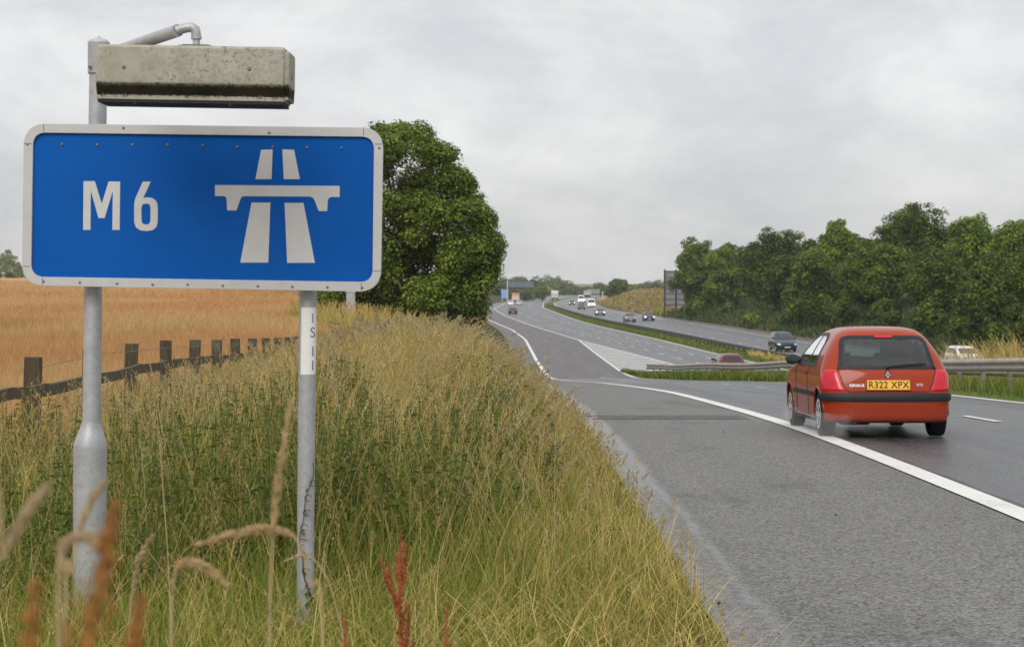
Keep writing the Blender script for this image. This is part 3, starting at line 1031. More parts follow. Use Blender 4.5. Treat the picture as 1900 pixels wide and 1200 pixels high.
mb = MB(); mb.box((0, -0.15, h + 0.15), (0.45, 0.5, 0.35)); mb.build('camera_box', M['sign_white'], LM, bevel=0.04)
LM = empty('mast', P(1118, 560, 610))
tag(LM, 'short pale post right of the oncoming white van in the distance', 'mast')
h = P(1118, 543, 610).z - LM.location.z
mb = MB(); mb.tube([(0, 0, -0.3), (0, 0, h)], [0.3, 0.22], 10); mb.build('pole', M['sign_white'], LM)
mb = MB(); mb.box((0, -0.15, h + 0.15), (0.8, 0.5, 0.4)); mb.build('camera_box', M['sign_white'], LM, bevel=0.04)

M['slate'] = simple('slate_roof', (0.04, 0.055, 0.075), 0.6, 0, 0.2, 1)
M['barn_wall'] = simple('barn_boards', (0.06, 0.065, 0.055), 0.8, 0, 0.2, 0.6)
bp = P(966, 553, 660)
barn = empty('barn', (bp.x, 660, 0.6))
tag(barn, 'dark slate roofed barn in trees at the far end of the motorway', 'barn')
zr = P(966, 522.5, 660).z - 0.6; ze = P(966, 533, 660).z - 0.6
hw = 23 * 660 / FPX
mb = MB(); mb.box((0, 3, ze / 2 - 0.5), (hw * 2, 8, ze + 1.0)); mb.build('wall', M['barn_wall'], barn)
mb = MB()
mb.add([(-hw - 0.3, -1.4, ze - 0.1), (hw + 0.3, -1.4, ze - 0.1), (hw + 0.3, 3, zr), (-hw - 0.3, 3, zr), (-hw - 0.3, 7.4, ze - 0.1), (hw + 0.3, 7.4, ze - 0.1)], [(0, 1, 2, 3), (3, 2, 5, 4), (0, 3, 4), (1, 5, 2), (0, 4, 5, 1)])
mb.build('roof', M['slate'], barn)
mb = MB(); mb.box((1.2, -1.03, 1.4), (2.4, 0.08, 2.8)); mb.build('door', M['dark_inside'], barn)
# ------------------------------------------------------------------ vehicles
def pchip(xs, vs):
    xs = np.array(xs, float); vs = np.array(vs, float)
    h = np.diff(xs); d = np.diff(vs) / h
    m = np.zeros_like(vs)
    for i in range(1, len(xs) - 1):
        if d[i - 1] * d[i] > 0:
            w1, w2 = 2 * h[i] + h[i - 1], h[i] + 2 * h[i - 1]
            m[i] = (w1 + w2) / (w1 / d[i - 1] + w2 / d[i])
    m[0], m[-1] = d[0], d[-1]

    def f(q):
        q = np.clip(q, xs[0], xs[-1])
        i = np.clip(np.searchsorted(xs, q, side='right') - 1, 0, len(xs) - 2)
        t = (q - xs[i]) / h[i]
        return ((1 + 2 * t) * (1 - t) ** 2 * vs[i] + t * (1 - t) ** 2 * h[i] * m[i] + t * t * (3 - 2 * t) * vs[i + 1] + t * t * (t - 1) * h[i] * m[i + 1])
    return f


class Shell:
    """car skin: rounded plan outlines stacked in height. z, half width, rear y, front y, rear cap depth, front cap depth"""
    def __init__(s, lv, nr=3.2, nf=2.8):
        a = np.array(lv, float)
        s.z0, s.z1 = a[0, 0], a[-1, 0]
        s.w, s.yr, s.yf, s.cr, s.cf = [pchip(a[:, 0], a[:, k]) for k in range(1, 6)]
        s.nr, s.nf = nr, nf

    def rear(s, x, z):
        w = float(s.w(z)); t = min(abs(x) / w, 0.9999)
        return float(s.yr(z)) + float(s.cr(z)) * (1 - (1 - t ** s.nr) ** (1 / s.nr))

    def front(s, x, z):
        w = float(s.w(z)); t = min(abs(x) / w, 0.9999)
        return float(s.yf(z)) - float(s.cf(z)) * (1 - (1 - t ** s.nf) ** (1 / s.nf))

    def side(s, y, z):
        w, yr, yf, cr, cf = [float(f(z)) for f in (s.w, s.yr, s.yf, s.cr, s.cf)]
        if y < yr + cr:
            c = min(max((yr + cr - y) / cr, 0), 0.9999)
            return w * (1 - c ** s.nr) ** (1 / s.nr)
        if y > yf - cf:
            c = min(max((y - yf + cf) / cf, 0), 0.9999)
            return w * (1 - c ** s.nf) ** (1 / s.nf)
        return w

    def loop(s, z, na, nb):
        w, yr, yf, cr, cf = [float(f(z)) for f in (s.w, s.yr, s.yf, s.cr, s.cf)]
        h = []
        for k in range(na + 1):
            th = math.pi / 2 * k / na
            h.append((w * math.sin(th) ** (2 / s.nr), yr + cr * (1 - math.cos(th) ** (2 / s.nr))))
        a, b = yr + cr, yf - cf
        for k in range(1, nb + 1): h.append((w, a + (b - a) * k / nb))
        for k in range(1, na + 1):
            th = math.pi / 2 * (1 - k / na)
            h.append((w * math.sin(th) ** (2 / s.nf), yf - cf * (1 - math.cos(th) ** (2 / s.nf))))
        return [(x, y, z) for x, y in h] + [(-x, y, z) for x, y in h[-2:0:-1]]

    def body(s, zs, na, nb, cut=None):
        loops = [s.loop(z, na, nb) for z in zs]
        n = len(loops[0])
        vs = [v for l in loops for v in l]
        fs = []
        for i in range(len(zs) - 1):
            for k in range(n):
                k2 = (k + 1) % n
                f = (i * n + k, i * n + k2, (i + 1) * n + k2, (i + 1) * n + k)
                if cut:
                    c = [sum(vs[j][q] for j in f) / 4 for q in range(3)]
                    if cut(c): continue
                fs.append(f)
        fs.append(tuple((len(zs) - 1) * n + k for k in range(n)))
        mb = MB(); mb.add(vs, fs)
        return mb

    def p3(s, face, u, z, off):
        """face rear/front: u = x.  face L/R: u = y. returns the skin point pushed out by off"""
        e = 0.01
        if face in ('rear', 'front'):
            f = s.rear if face == 'rear' else s.front
            p = Vector((u, f(u, z), z))
            du = Vector((2 * e, f(u + e, z) - f(u - e, z), 0)); dz = Vector((0, f(u, z + e) - f(u, z - e), 2 * e))
            n = du.cross(dz).normalized()
            if (n.y > 0) == (face == 'rear'): n = -n
            return p + n * off
        sg = 1 if face == 'R' else -1
        x = s.side(u, z)
        p = Vector((sg * x, u, z))
        du = Vector((sg * (s.side(u + e, z) - s.side(u - e, z)), 2 * e, 0)); dz = Vector((sg * (s.side(u, z + e) - s.side(u, z - e)), 0, 2 * e))
        n = du.cross(dz).normalized()
        if n.x * sg < 0: n = -n
        return p + n * off

    def patch(s, face, lo, hi, z0, z1, off, nr_=10, ncol=14, mb=None, m=0):
        """fill between the curves lo(z) and hi(z)"""
        mb = mb or MB()
        loops = []
        for i in range(nr_ + 1):
            z = z0 + (z1 - z0) * i / nr_
            a, b = lo(z), hi(z)
            loops.append([s.p3(face, a + (b - a) * k / ncol, z, off) for k in range(ncol + 1)])
        mb.loft(loops, m, closed=False)
        return mb

    def outline(s, lo, hi, z0, z1, n=24):
        L = [(lo(z0 + (z1 - z0) * i / n), z0 + (z1 - z0) * i / n) for i in range(n + 1)]
        Rr = [(hi(z0 + (z1 - z0) * i / n), z0 + (z1 - z0) * i / n) for i in range(n + 1)]
        b = [(L[0][0] + (Rr[0][0] - L[0][0]) * k / n, z0) for k in range(1, n)]
        t = [(L[-1][0] + (Rr[-1][0] - L[-1][0]) * k / n, z1) for k in range(1, n)]
        return b and [L[0]] + b + Rr + t[::-1] + L[:0:-1]

    def ring(s, face, poly, win, wout, off, mb=None, m=0):
        """band following a closed outline, from win inside to wout outside"""
        mb = mb or MB()
        n = len(poly)
        A, B = [], []
        for i in range(n):
            p0, p1 = Vector(poly[i - 1]), Vector(poly[(i + 1) % n])
            d = p1 - p0
            if d.length < 1e-9: d = Vector((1, 0))
            d.normalize(); nn = Vector((d.y, -d.x))
            A.append(s.p3(face, *(Vector(poly[i]) - nn * win), off)); B.append(s.p3(face, *(Vector(poly[i]) + nn * wout), off))
        mb.add(A + B, [(i, (i + 1) % n, n + (i + 1) % n, n + i) for i in range(n)], m)
        return mb


def in_poly(x, y, poly):
    c = False; j = len(poly) - 1
    for i in range(len(poly)):
        xi, yi = poly[i]; xj, yj = poly[j]
        if (yi > y) != (yj > y) and x < (xj - xi) * (y - yi) / (yj - yi + 1e-12) + xi: c = not c
        j = i
    return c


def wheel(parent, x, y, r, w, sg, detail=True, rim_mat=None, rz=0.0):
    e = empty('wheel', (x, y, r)); e.parent = parent
    if rz: e.rotation_euler = (0, 0, rz)
    mb = MB()
    n = 32 if detail else 14
    pr = [(-0.5, 0.62), (-0.5, 0.86), (-0.46, 0.96), (-0.36, 1.0), (0.36, 1.0), (0.46, 0.96), (0.5, 0.86), (0.5, 0.62)]
    loops = [[(a * w, math.cos(2 * math.pi * k / n) * b * r, math.sin(2 * math.pi * k / n) * b * r) for k in range(n)] for a, b in pr]
    mb.loft(loops + [loops[0]])
    mb.build('tyre', M['rubber'], e, smooth=True, angle=50)
    mb = MB()
    if detail:
        for k in range(6):
            a0 = 2 * math.pi * k / 6
            ring = []
            for q in (-0.32, 0.32):
                for rad in (0.16, 0.6): ring.append((sg * w * (0.53 if rad < 0.3 else 0.51), math.cos(a0 + q * (0.9 if rad > 0.3 else 1.3)) * rad * r, math.sin(a0 + q * (0.9 if rad > 0.3 else 1.3)) * rad * r))
            mb.add([ring[0], ring[1], ring[3], ring[2]], [(0, 1, 2, 3)])
        for r0, r1, a in ((0.0, 0.2, 0.54), (0.54, 0.68, 0.52)):
            lo = [(sg * w * a, math.cos(2 * math.pi * k / n) * max(r0, 0.001) * r, math.sin(2 * math.pi * k / n) * max(r0, 0.001) * r) for k in range(n)]
            hi = [(sg * w * a, math.cos(2 * math.pi * k / n) * r1 * r, math.sin(2 * math.pi * k / n) * r1 * r) for k in range(n)]
            mb.loft([lo, hi])
        # dark dish behind the spokes
        lo = [(sg * w * 0.30, math.cos(2 * math.pi * k / n) * 0.62 * r, math.sin(2 * math.pi * k / n) * 0.62 * r) for k in range(n)]
        mb.add(lo, [tuple(range(n))], 1)
    else:
        lo = [(sg * w * 0.46, math.cos(2 * math.pi * k / n) * 0.62 * r, math.sin(2 * math.pi * k / n) * 0.62 * r) for k in range(n)]
        mb.add(lo, [tuple(range(n))], 0)
    mb.build('rim', [rim_mat or M['rim'], M['dark_inside']], e)
    return e


# ---- the red hatchback, seen from behind
HATCH = [
    # z, half width, rear y, front y, rear cap, front cap
    (0.19, 0.74, -1.79, 1.74, 0.32, 0.50), (0.22, 0.785, -1.845, 1.82, 0.34, 0.52), (0.28, 0.80, -1.864, 1.86, 0.36, 0.54),
    (0.42, 0.805, -1.868, 1.885, 0.36, 0.55), (0.57, 0.815, -1.850, 1.875, 0.36, 0.55), (0.66, 0.818, -1.832, 1.83, 0.36, 0.55),
    (0.75, 0.815, -1.812, 1.72, 0.36, 0.52), (0.82, 0.806, -1.79, 1.50, 0.36, 0.48), (0.87, 0.795, -1.765, 1.20, 0.36, 0.44),
    (0.92, 0.778, -1.735, 0.92, 0.36, 0.40), (1.02, 0.742, -1.675, 0.70, 0.36, 0.36), (1.15, 0.672, -1.585, 0.47, 0.36, 0.33),
    (1.25, 0.607, -1.510, 0.28, 0.36, 0.30), (1.315, 0.555, -1.450, 0.13, 0.36, 0.28), (1.36, 0.495, -1.385, 0.0, 0.36, 0.27),
    (1.39, 0.42, -1.28, -0.12, 0.34, 0.25), (1.408, 0.33, -1.10, -0.24, 0.28, 0.2), (1.417, 0.20, -0.85, -0.4, 0.15, 0.15)]
AX_R, AX_F, WR = -1.315, 1.157, 0.285

RED = car_paint('orange_red_paint', (0.30, 0.025, 0.001))
car_xy = ((1632 - HX) / 143.0, 0)
CAR_Y = 23.0 + 1.31
CX = 4.78
car = empty('hatchback', (CX, CAR_Y, 0))
tag(car, 'small red hatchback seen from behind on the wet slip road', 'car')
zf_, zr_ = float(slip_z(CAR_Y + AX_F)), float(slip_z(CAR_Y + AX_R))
pitch = math.atan2(zf_ - zr_, AX_F - AX_R)
car.location.z = zr_ - AX_R * math.tan(pitch) + 0.006
car.rotation_euler = (pitch, 0, R(-0.6))
sh = Shell(HATCH, 3.3, 2.8)

# openings (outlines on the skin)
def rw_hw(z):   # half width of the rear screen
    t = (z - 0.875) / (1.285 - 0.875)
    base = 0.612 - 0.078 * t
    c = max(0, (t - 0.80) / 0.20)
    return base - 0.10 * (1 - math.sqrt(max(0, 1 - min(c, 1) ** 2)))
RWZ = (0.875, 1.285)
rw_poly = sh.outline(lambda z: -rw_hw(z), rw_hw, *RWZ)
SWZ = (0.90, 1.315)
def sw_r(z):
    t = (z - SWZ[0]) / (SWZ[1] - SWZ[0])
    return -1.02 + 0.12 * t + 0.20 * max(0, (t - 0.72) / 0.28) ** 2
def sw_f(z):
    t = (z - SWZ[0]) / (SWZ[1] - SWZ[0])
    return 0.56 - 0.64 * t - 0.10 * max(0, (t - 0.75) / 0.25) ** 2
sw_poly = sh.outline(sw_r, sw_f, *SWZ)
def ws_hw(z): return float(sh.w(z)) * 0.86
WSZ = (0.95, 1.33)
ws_poly = sh.outline(lambda z: -ws_hw(z), ws_hw, *WSZ)


def shrink(poly, k):
    cx = sum(p[0] for p in poly) / len(poly); cy = sum(p[1] for p in poly) / len(poly)
    return [(cx + (a - cx) * k, cy + (b - cy) * k) for a, b in poly]


rwi, swi, wsi = shrink(rw_poly, 0.955), shrink(sw_poly, 0.95), shrink(ws_poly, 0.97)


def cutter(c):
    x, y, z = c
    if abs(x) > 0.45 and z < 0.66:
        for a in (AX_R, AX_F):
            if math.hypot(y - a, z - WR) < WR + 0.062 and abs(x) > 0.60: return True
    if z > 0.85:
        if y < -1.0 and in_poly(x, z, rwi) and y < sh.rear(x, z) + 0.06: return True
        if abs(x) > 0.5 and in_poly(y, z, swi): return True
        if y > -0.2 and in_poly(x, z, wsi) and y > sh.front(x, z) - 0.06: return True
    return False


zs = np.concatenate([np.arange(0.19, 1.36, 0.017), np.linspace(1.36, 1.417, 9)])
body = sh.body(zs, 44, 90, cutter).build('body', [RED, M['dark_inside']], car, smooth=True, angle=60)
sol = body.modifiers.new('skin', 'SOLIDIFY')
sol.thickness = 0.025; sol.offset = -1; sol.material_offset = 1; sol.material_offset_rim = 1
# glass and its rubber seals
gp = sh.patch('rear', lambda z: -rw_hw(z), rw_hw, *RWZ, 0.004, 18, 28).build('rear_window', M['car_glass'], car, smooth=True, angle=80)
sh.ring('rear', rw_poly, 0.036, 0.008, 0.007).build('seal', M['black_plastic'], gp, smooth=True, angle=80)
for sd in ('L', 'R'):
    gp = sh.patch(sd, sw_r, sw_f, *SWZ, 0.004, 16, 24).build('side_window', M['car_glass'], car, smooth=True, angle=80)
    mb = sh.ring(sd, sw_poly, 0.030, 0.012, 0.007)
    # pillar between door glass and quarter glass
    sh.patch(sd, lambda z: -0.47 - 0.02 * (z - 0.9), lambda z: -0.41 - 0.02 * (z - 0.9), SWZ[0], SWZ[1] - 0.01, 0.007, 8, 3, mb)
    mb.build('seal', M['black_plastic'], gp, smooth=True, angle=80)
gp = sh.patch('front', lambda z: -ws_hw(z), ws_hw, *WSZ, 0.004, 14, 20).build('windscreen', M['car_glass'], car, smooth=True, angle=80)
sh.ring('front', ws_poly, 0.04, 0.01, 0.007).build('seal', M['black_plastic'], gp, smooth=True, angle=80)
# tail lamps wrapping the rear corners
def tl_in(z):
    t = (z - 0.585) / (0.875 - 0.585)
    return 0.50 + 0.130 * t ** 0.55
def th_pt(frac, z): pass
for sg in (-1, 1):
    mb = MB(); loops = []
    for i in range(17):
        z = 0.588 + (0.868 - 0.588) * i / 16
        w = float(sh.w(z)); a = tl_in(z)
        th0 = math.asin(min((a / w) ** (sh.nr / 2), 1))
        t = i / 16
        th1 = R(86 - 3 * t - 20 * max(0, (t - 0.55) / 0.45) ** 2)
        row = []
        for k in range(15):
            th = th0 + (th1 - th0) * k / 14
            x = w * math.sin(th) ** (2 / sh.nr)
            y = float(sh.yr(z)) + float(sh.cr(z)) * (1 - math.cos(th) ** (2 / sh.nr))
            n = Vector((x, y + 1.0, 0)).normalized()
            o = 0.014 if 0 < k < 14 and 0 < i < 16 else -0.004
            row.append(Vector((sg * (x + n.x * o), y + n.y * o, z)))
        loops.append(row)
    mb.loft(loops, closed=False)
    tlp = mb.build('tail_lamp', M['red_lens'], car, smooth=True, angle=70)
    mb = MB()
    cpt = Vector((sg * 0.655, sh.rear(0.655, 0.635) - 0.012, 0.635))
# tailgate shut line from screen corner to bumper
mb = MB()
for sg in (-1, 1):
    pp = []
    for i in range(15):
        z = 0.588 + (0.885 - 0.588) * i / 14
        pp.append(sh.p3('rear', sg * (tl_in(z) - 0.010), z, 0.0035))
    mb.tube(pp, 0.0055, 5)
mb.tube([sh.p3('rear', x, 0.589, 0.003) for x in np.linspace(-0.5, 0.5, 15)], 0.006, 5)
mb.build('shut_line', M['black_plastic'], car)
# bumper: painted skirt with a thick black strip round the corners
mb = MB(); loops = []
for z, o in ((0.464, 0.0), (0.468, 0.026), (0.482, 0.034), (0.545, 0.036), (0.562, 0.030), (0.569, 0.0)):
    row = []
    w, yr, cr = float(sh.w(z)), float(sh.yr(z)), float(sh.cr(z))
    hl = []
    for k in range(25):
        th = math.pi / 2 * k / 24
        x = w * math.sin(th) ** (2 / sh.nr); y = yr + cr * (1 - math.cos(th) ** (2 / sh.nr))
        hl.append((x, y))
    hl.append((w, AX_R + 0.36 - 0.02))
    nrm = []
    for k in range(len(hl)):
        a, b = hl[max(k - 1, 0)], hl[min(k + 1, len(hl) - 1)]
        t = Vector((b[0] - a[0], b[1] - a[1])).normalized()
        nrm.append(Vector((t.y, -t.x)))
    hp = [(hl[k][0] + nrm[k].x * o, hl[k][1] + nrm[k].y * o) for k in range(len(hl)) if hl[k][1] < AX_R - 0.30]
    row = [(-x, y, z) for x, y in hp[::-1]] + [(x, y, z) for x, y in hp[1:]]
    loops.append(row)
mb.loft(loops, closed=False)
mb.build('bumper_strip', M['black_plastic'], car, smooth=True, angle=40)
mb = MB()
mb.tube([sh.p3('rear', x, 0.36 - 0.02 * 0, 0.001) for x in np.linspace(-0.62, 0.62, 17)], 0.004, 5)
mb.build('skirt_crease', RED, car)
# black underside, wheel wells, exhaust
mb = MB()
mb.box((0, -1.56, 0.265), (1.10, 0.40, 0.12)); mb.box((0, 0, 0.255), (0.84, 3.1, 0.08))
mb.box((0, AX_R, 0.28), (1.15, 0.10, 0.07)); mb.box((-0.40, -1.62, 0.215), (0.36, 0.25, 0.10)); mb.box((0.1, -0.9, 0.24), (0.5, 0.5, 0.10))
mb.build('underbody', M['dark_inside'], car, bevel=0.02)
for a in (AX_R, AX_F):
    for sg in (-1, 1):
        mb = MB(); n = 20; rr2 = WR + 0.07
        A = [(sg * 0.55, a + math.cos(math.pi * k / n) * rr2, max(0.16, WR + math.sin(math.pi * k / n) * rr2)) for k in range(n + 1)]
        B = [(sg * 0.80, p[1], p[2]) for p in A]
        mb.loft([A, B], closed=False); mb.add(A, [tuple(range(n + 1))])
        mb.build('wheel_arch_liner', M['dark_inside'], car)
        mb = MB()
        pts = []
        for k in range(n + 1):
            an = math.pi * (-0.13 + 1.26 * k / n)
            y, z = a + math.cos(an) * (WR + 0.064), WR + math.sin(an) * (WR + 0.064)
            if z > 0.18: pts.append(Vector((sg * (sh.side(y, max(z, 0.18)) - 0.004), y, z)))
        mb.tube(pts, 0.014, 6)
        mb.build('arch_lip', RED, car, smooth=True)
        wheel(car, sg * 0.708, a, WR, 0.185, sg, True)
mb = MB(); mb.tube([(-0.42, -1.60, 0.215), (-0.42, -1.79, 0.205)], 0.024, 10); mb.build('exhaust', M['rivet'], car)
# number plate, badge, lettering
zc = 0.672
yp_ = sh.rear(0.0, zc)
slope = math.atan2(sh.rear(0, 0.74) - sh.rear(0, 0.61), 0.13)
Mx = lambda x, z, off: Matrix.Translation((x, sh.rear(x, z) - off, z)) @ Matrix.Rotation(-slope, 4, 'X')
mb = MB(); mb.box((0, 0, 0), (0.575, 0.02, 0.150)); pf = mb.build('plate_recess', RED, car, bevel=0.006); pf.matrix_local = Mx(0, zc, 0.004)
mb = MB(); mb.box((0, 0, 0), (0.54, 0.012, 0.122)); pl = mb.build('number_plate', M['plate'], car, bevel=0.003); pl.matrix_local = Mx(0, zc, 0.013)
text_mesh('lettering', 'R322 XPX', 0.123, M['black_plastic'], pl, Matrix.Translation((0, -0.0075, -0.003)), 0.001, 0.0016, 1.06, 'CENTER', 0.92)
mb = MB()
for q in ((-0.272, 0.063), (0.272, 0.063)): pass
d_ = [(0, 0.048), (0.032, 0), (0, -0.048), (-0.032, 0)]
mb.add([(a, 0, b) for a, b in d_] + [(a * 0.9, -0.010, b * 0.9) for a, b in d_] + [(a * 0.45, -0.010, b * 0.45) for a, b in d_] + [(a * 0.45, -0.002, b * 0.45) for a, b in d_],
       [(i, (i + 1) % 4, 4 + (i + 1) % 4, 4 + i) for i in range(4)] + [(4 + i, 4 + (i + 1) % 4, 8 + (i + 1) % 4, 8 + i) for i in range(4)] + [(8 + i, 8 + (i + 1) % 4, 12 + (i + 1) % 4, 12 + i) for i in range(4)])
mb.box((0, 0.004, 0), (0.062, 0.006, 0.092), 1)
bd = mb.build('badge', [M['galv'], M['black_plastic']], car); bd.matrix_local = Mx(0, 0.800, 0.004)
text_mesh('badge_lettering', 'RENAULT', 0.052, M['chrome'], car, Mx(-0.378, 0.665, 0.003) @ Matrix.Rotation(R(-4), 4, 'Z'), 0.002, 0.0008, 1.0)
text_mesh('badge_lettering', 'RTE', 0.048, M['chrome'], car, Mx(0.40, 0.672, 0.003) @ Matrix.Rotation(R(4), 4, 'Z'), 0.002, 0.0004, 1.0)
# wiper, high brake lamp, aerial
mb = MB()
wp = [sh.p3('rear', x, z, 0.022) for x, z in ((0.0, 0.888), (0.10, 0.895), (0.28, 0.906), (0.46, 0.912))]
mb.tube(wp, [0.012, 0.009, 0.007, 0.005], 6)
mb.tube([sh.p3('rear', 0, 0.872, 0.0), sh.p3('rear', 0, 0.888, 0.03)], 0.02, 8)
mb.tube([sh.p3('rear', x, z, 0.014) for x, z in ((0.05, 0.906), (0.25, 0.924), (0.50, 0.930))], 0.006, 5)
mb.build('wiper', M['black_plastic'], car)
mb = sh.patch('rear', lambda z: -0.11, lambda z: 0.11, 1.262, 1.290, 0.016, 2, 6)
mb.build('brake_lamp', M['red_lens'], car)
mb = MB(); mb.tube([(-0.12, -0.30, 1.412), (-0.135, -0.62, 1.60)], [0.004, 0.002], 5); mb.build('aerial', M['black_plastic'], car)
# door mirrors, handles, side mouldings, door shut lines
for sg, sd in ((-1, 'L'), (1, 'R')):
    mb = MB()
    loops = []
    for t, k in ((-0.055, 0.3), (-0.05, 0.7), (-0.03, 0.95), (0.01, 1.0), (0.045, 0.8), (0.07, 0.4)):
        loops.append([(sg * 0.865 + math.cos(a) * 0.095 * k, 0.50 + t, 0.955 + math.sin(a) * 0.066 * k + (0.012 if math.sin(a) > 0 else 0)) for a in np.linspace(0, 2 * math.pi, 20, endpoint=False)])
    mb.loft(loops, caps=True)
    mb.tube([(sg * 0.74, 0.50, 0.915), (sg * 0.82, 0.50, 0.935)], 0.022, 8)
    mr = mb.build('door_mirror', M['black_plastic'], car, smooth=True, angle=50)
    mb = MB(); mb.add([(sg * 0.865 + math.cos(a) * 0.078, 0.443, 0.960 + math.sin(a) * 0.052) for a in np.linspace(0, 2 * math.pi, 20, endpoint=False)], [tuple(range(20))])
    mb.build('mirror_glass', M['dark_glass'], mr)
    mb = sh.patch(sd, lambda z: AX_R + 0.37, lambda z: AX_F - 0.37, 0.50, 0.56, 0.010, 3, 20)
    mb.build('side_moulding', M['black_plastic'], car)
    for pth in ([(0.50, z) for z in np.linspace(0.24, 0.88, 10)], [(-0.50 - 0.0 * z, z) for z in np.linspace(0.24, 0.90, 10)]):
        mb = MB(); mb.tube([sh.p3(sd, y, z, 0.001) for y, z in pth], 0.0045, 5); mb.build('door_shut_line', M['black_plastic'], car)
    mb = sh.patch(sd, lambda z: -0.44, lambda z: -0.30, 0.775, 0.81, 0.012, 2, 4)
    mb.build('door_handle', M['black_plastic'], car)
    mb = MB(); mb.tube([sh.p3(sd, y, 0.195, 0.0) for y in np.linspace(AX_R + 0.4, AX_F - 0.4, 8)], 0.03, 6); mb.build('sill', M['black_plastic'], car)
# seats and parcel shelf seen through the rear screen
mb = MB()
for x in (-0.36, 0.36):
    mb.box((x, -0.05, 0.80), (0.44, 0.14, 0.52), 0, None, 0.85); mb.box((x, -0.08, 1.14), (0.24, 0.09, 0.17)); mb.tube([(x, -0.07, 1.02), (x, -0.07, 1.1)], 0.02, 6)
mb.box((0, -0.92, 0.74), (1.15, 0.14, 0.42), 0, None, 0.93)
for x in (-0.34, 0.34): mb.box((x, -0.94, 0.98), (0.26, 0.08, 0.10))
mb.box((0, -1.25, 0.84), (1.1, 0.55, 0.03)); mb.box((0, 0.72, 0.88), (1.2, 0.35, 0.10))
mb.build('seats', M['trim_grey'], car, bevel=0.03)


# ---- other traffic: smaller, simpler shells of the right proportions
def lv(L, W, H, kind):
    """level table for a hatch / saloon-like / people carrier / van shell, forward +y"""
    h = L / 2; w = W / 2
    if kind == 'van':
        return [(0.22, w * .9, -h * .97, h * .93, .2, .35), (0.35, w * .98, -h, h * .99, .2, .35), (0.7, w, -h, h, .2, .35), (0.95, w, -h, h * .97, .2, .35), (1.12, w * .99, -h, h * .80, .2, .4),
                (H * .75, w * .96, -h, h * .58, .2, .35), (H * .93, w * .90, -h * .99, h * .44, .2, .3), (H * .98, w * .82, -h * .97, h * .38, .2, .3), (H, w * .6, -h * .9, h * .25, .15, .2)]
    if kind == 'mpv':
        return [(0.2, w * .9, -h * .95, h * .93, .3, .45), (0.32, w * .97, -h, h * .99, .3, .45), (0.6, w, -h, h, .32, .5), (0.8, w, -h * .99, h * .95, .32, .5), (0.95, w * .97, -h * .97, h * .70, .32, .45),
                (H * .75, w * .88, -h * .93, h * .42, .32, .38), (H * .92, w * .76, -h * .86, h * .18, .3, .3), (H * .98, w * .6, -h * .78, h * .05, .3, .25), (H, w * .3, -h * .5, -h * .1, .2, .2)]
    if kind == 'saloon':
        return [(0.18, w * .9, -h * .95, h * .93, .3, .45), (0.30, w * .97, -h * .99, h * .99, .3, .45), (0.55, w, -h, h, .32, .5), (0.72, w * .99, -h * .99, h * .93, .32, .5), (0.84, w * .97, -h * .95, h * .62, .32, .45),
                (0.93, w * .93, -h * .78, h * .40, .32, .4), (H * .78, w * .85, -h * .62, h * .24, .3, .34), (H * .93, w * .74, -h * .46, h * .06, .3, .3), (H * .985, w * .58, -h * .34, -h * .06, .25, .2), (H, w * .3, -h * .24, -h * .12, .1, .1)]
    k = H / 1.417
    return [(z * k if z > 0.6 else z, a * W / 1.636, b * L / 3.77, c * L / 3.77, d, e) for z, a, b, c, d, e in HATCH]


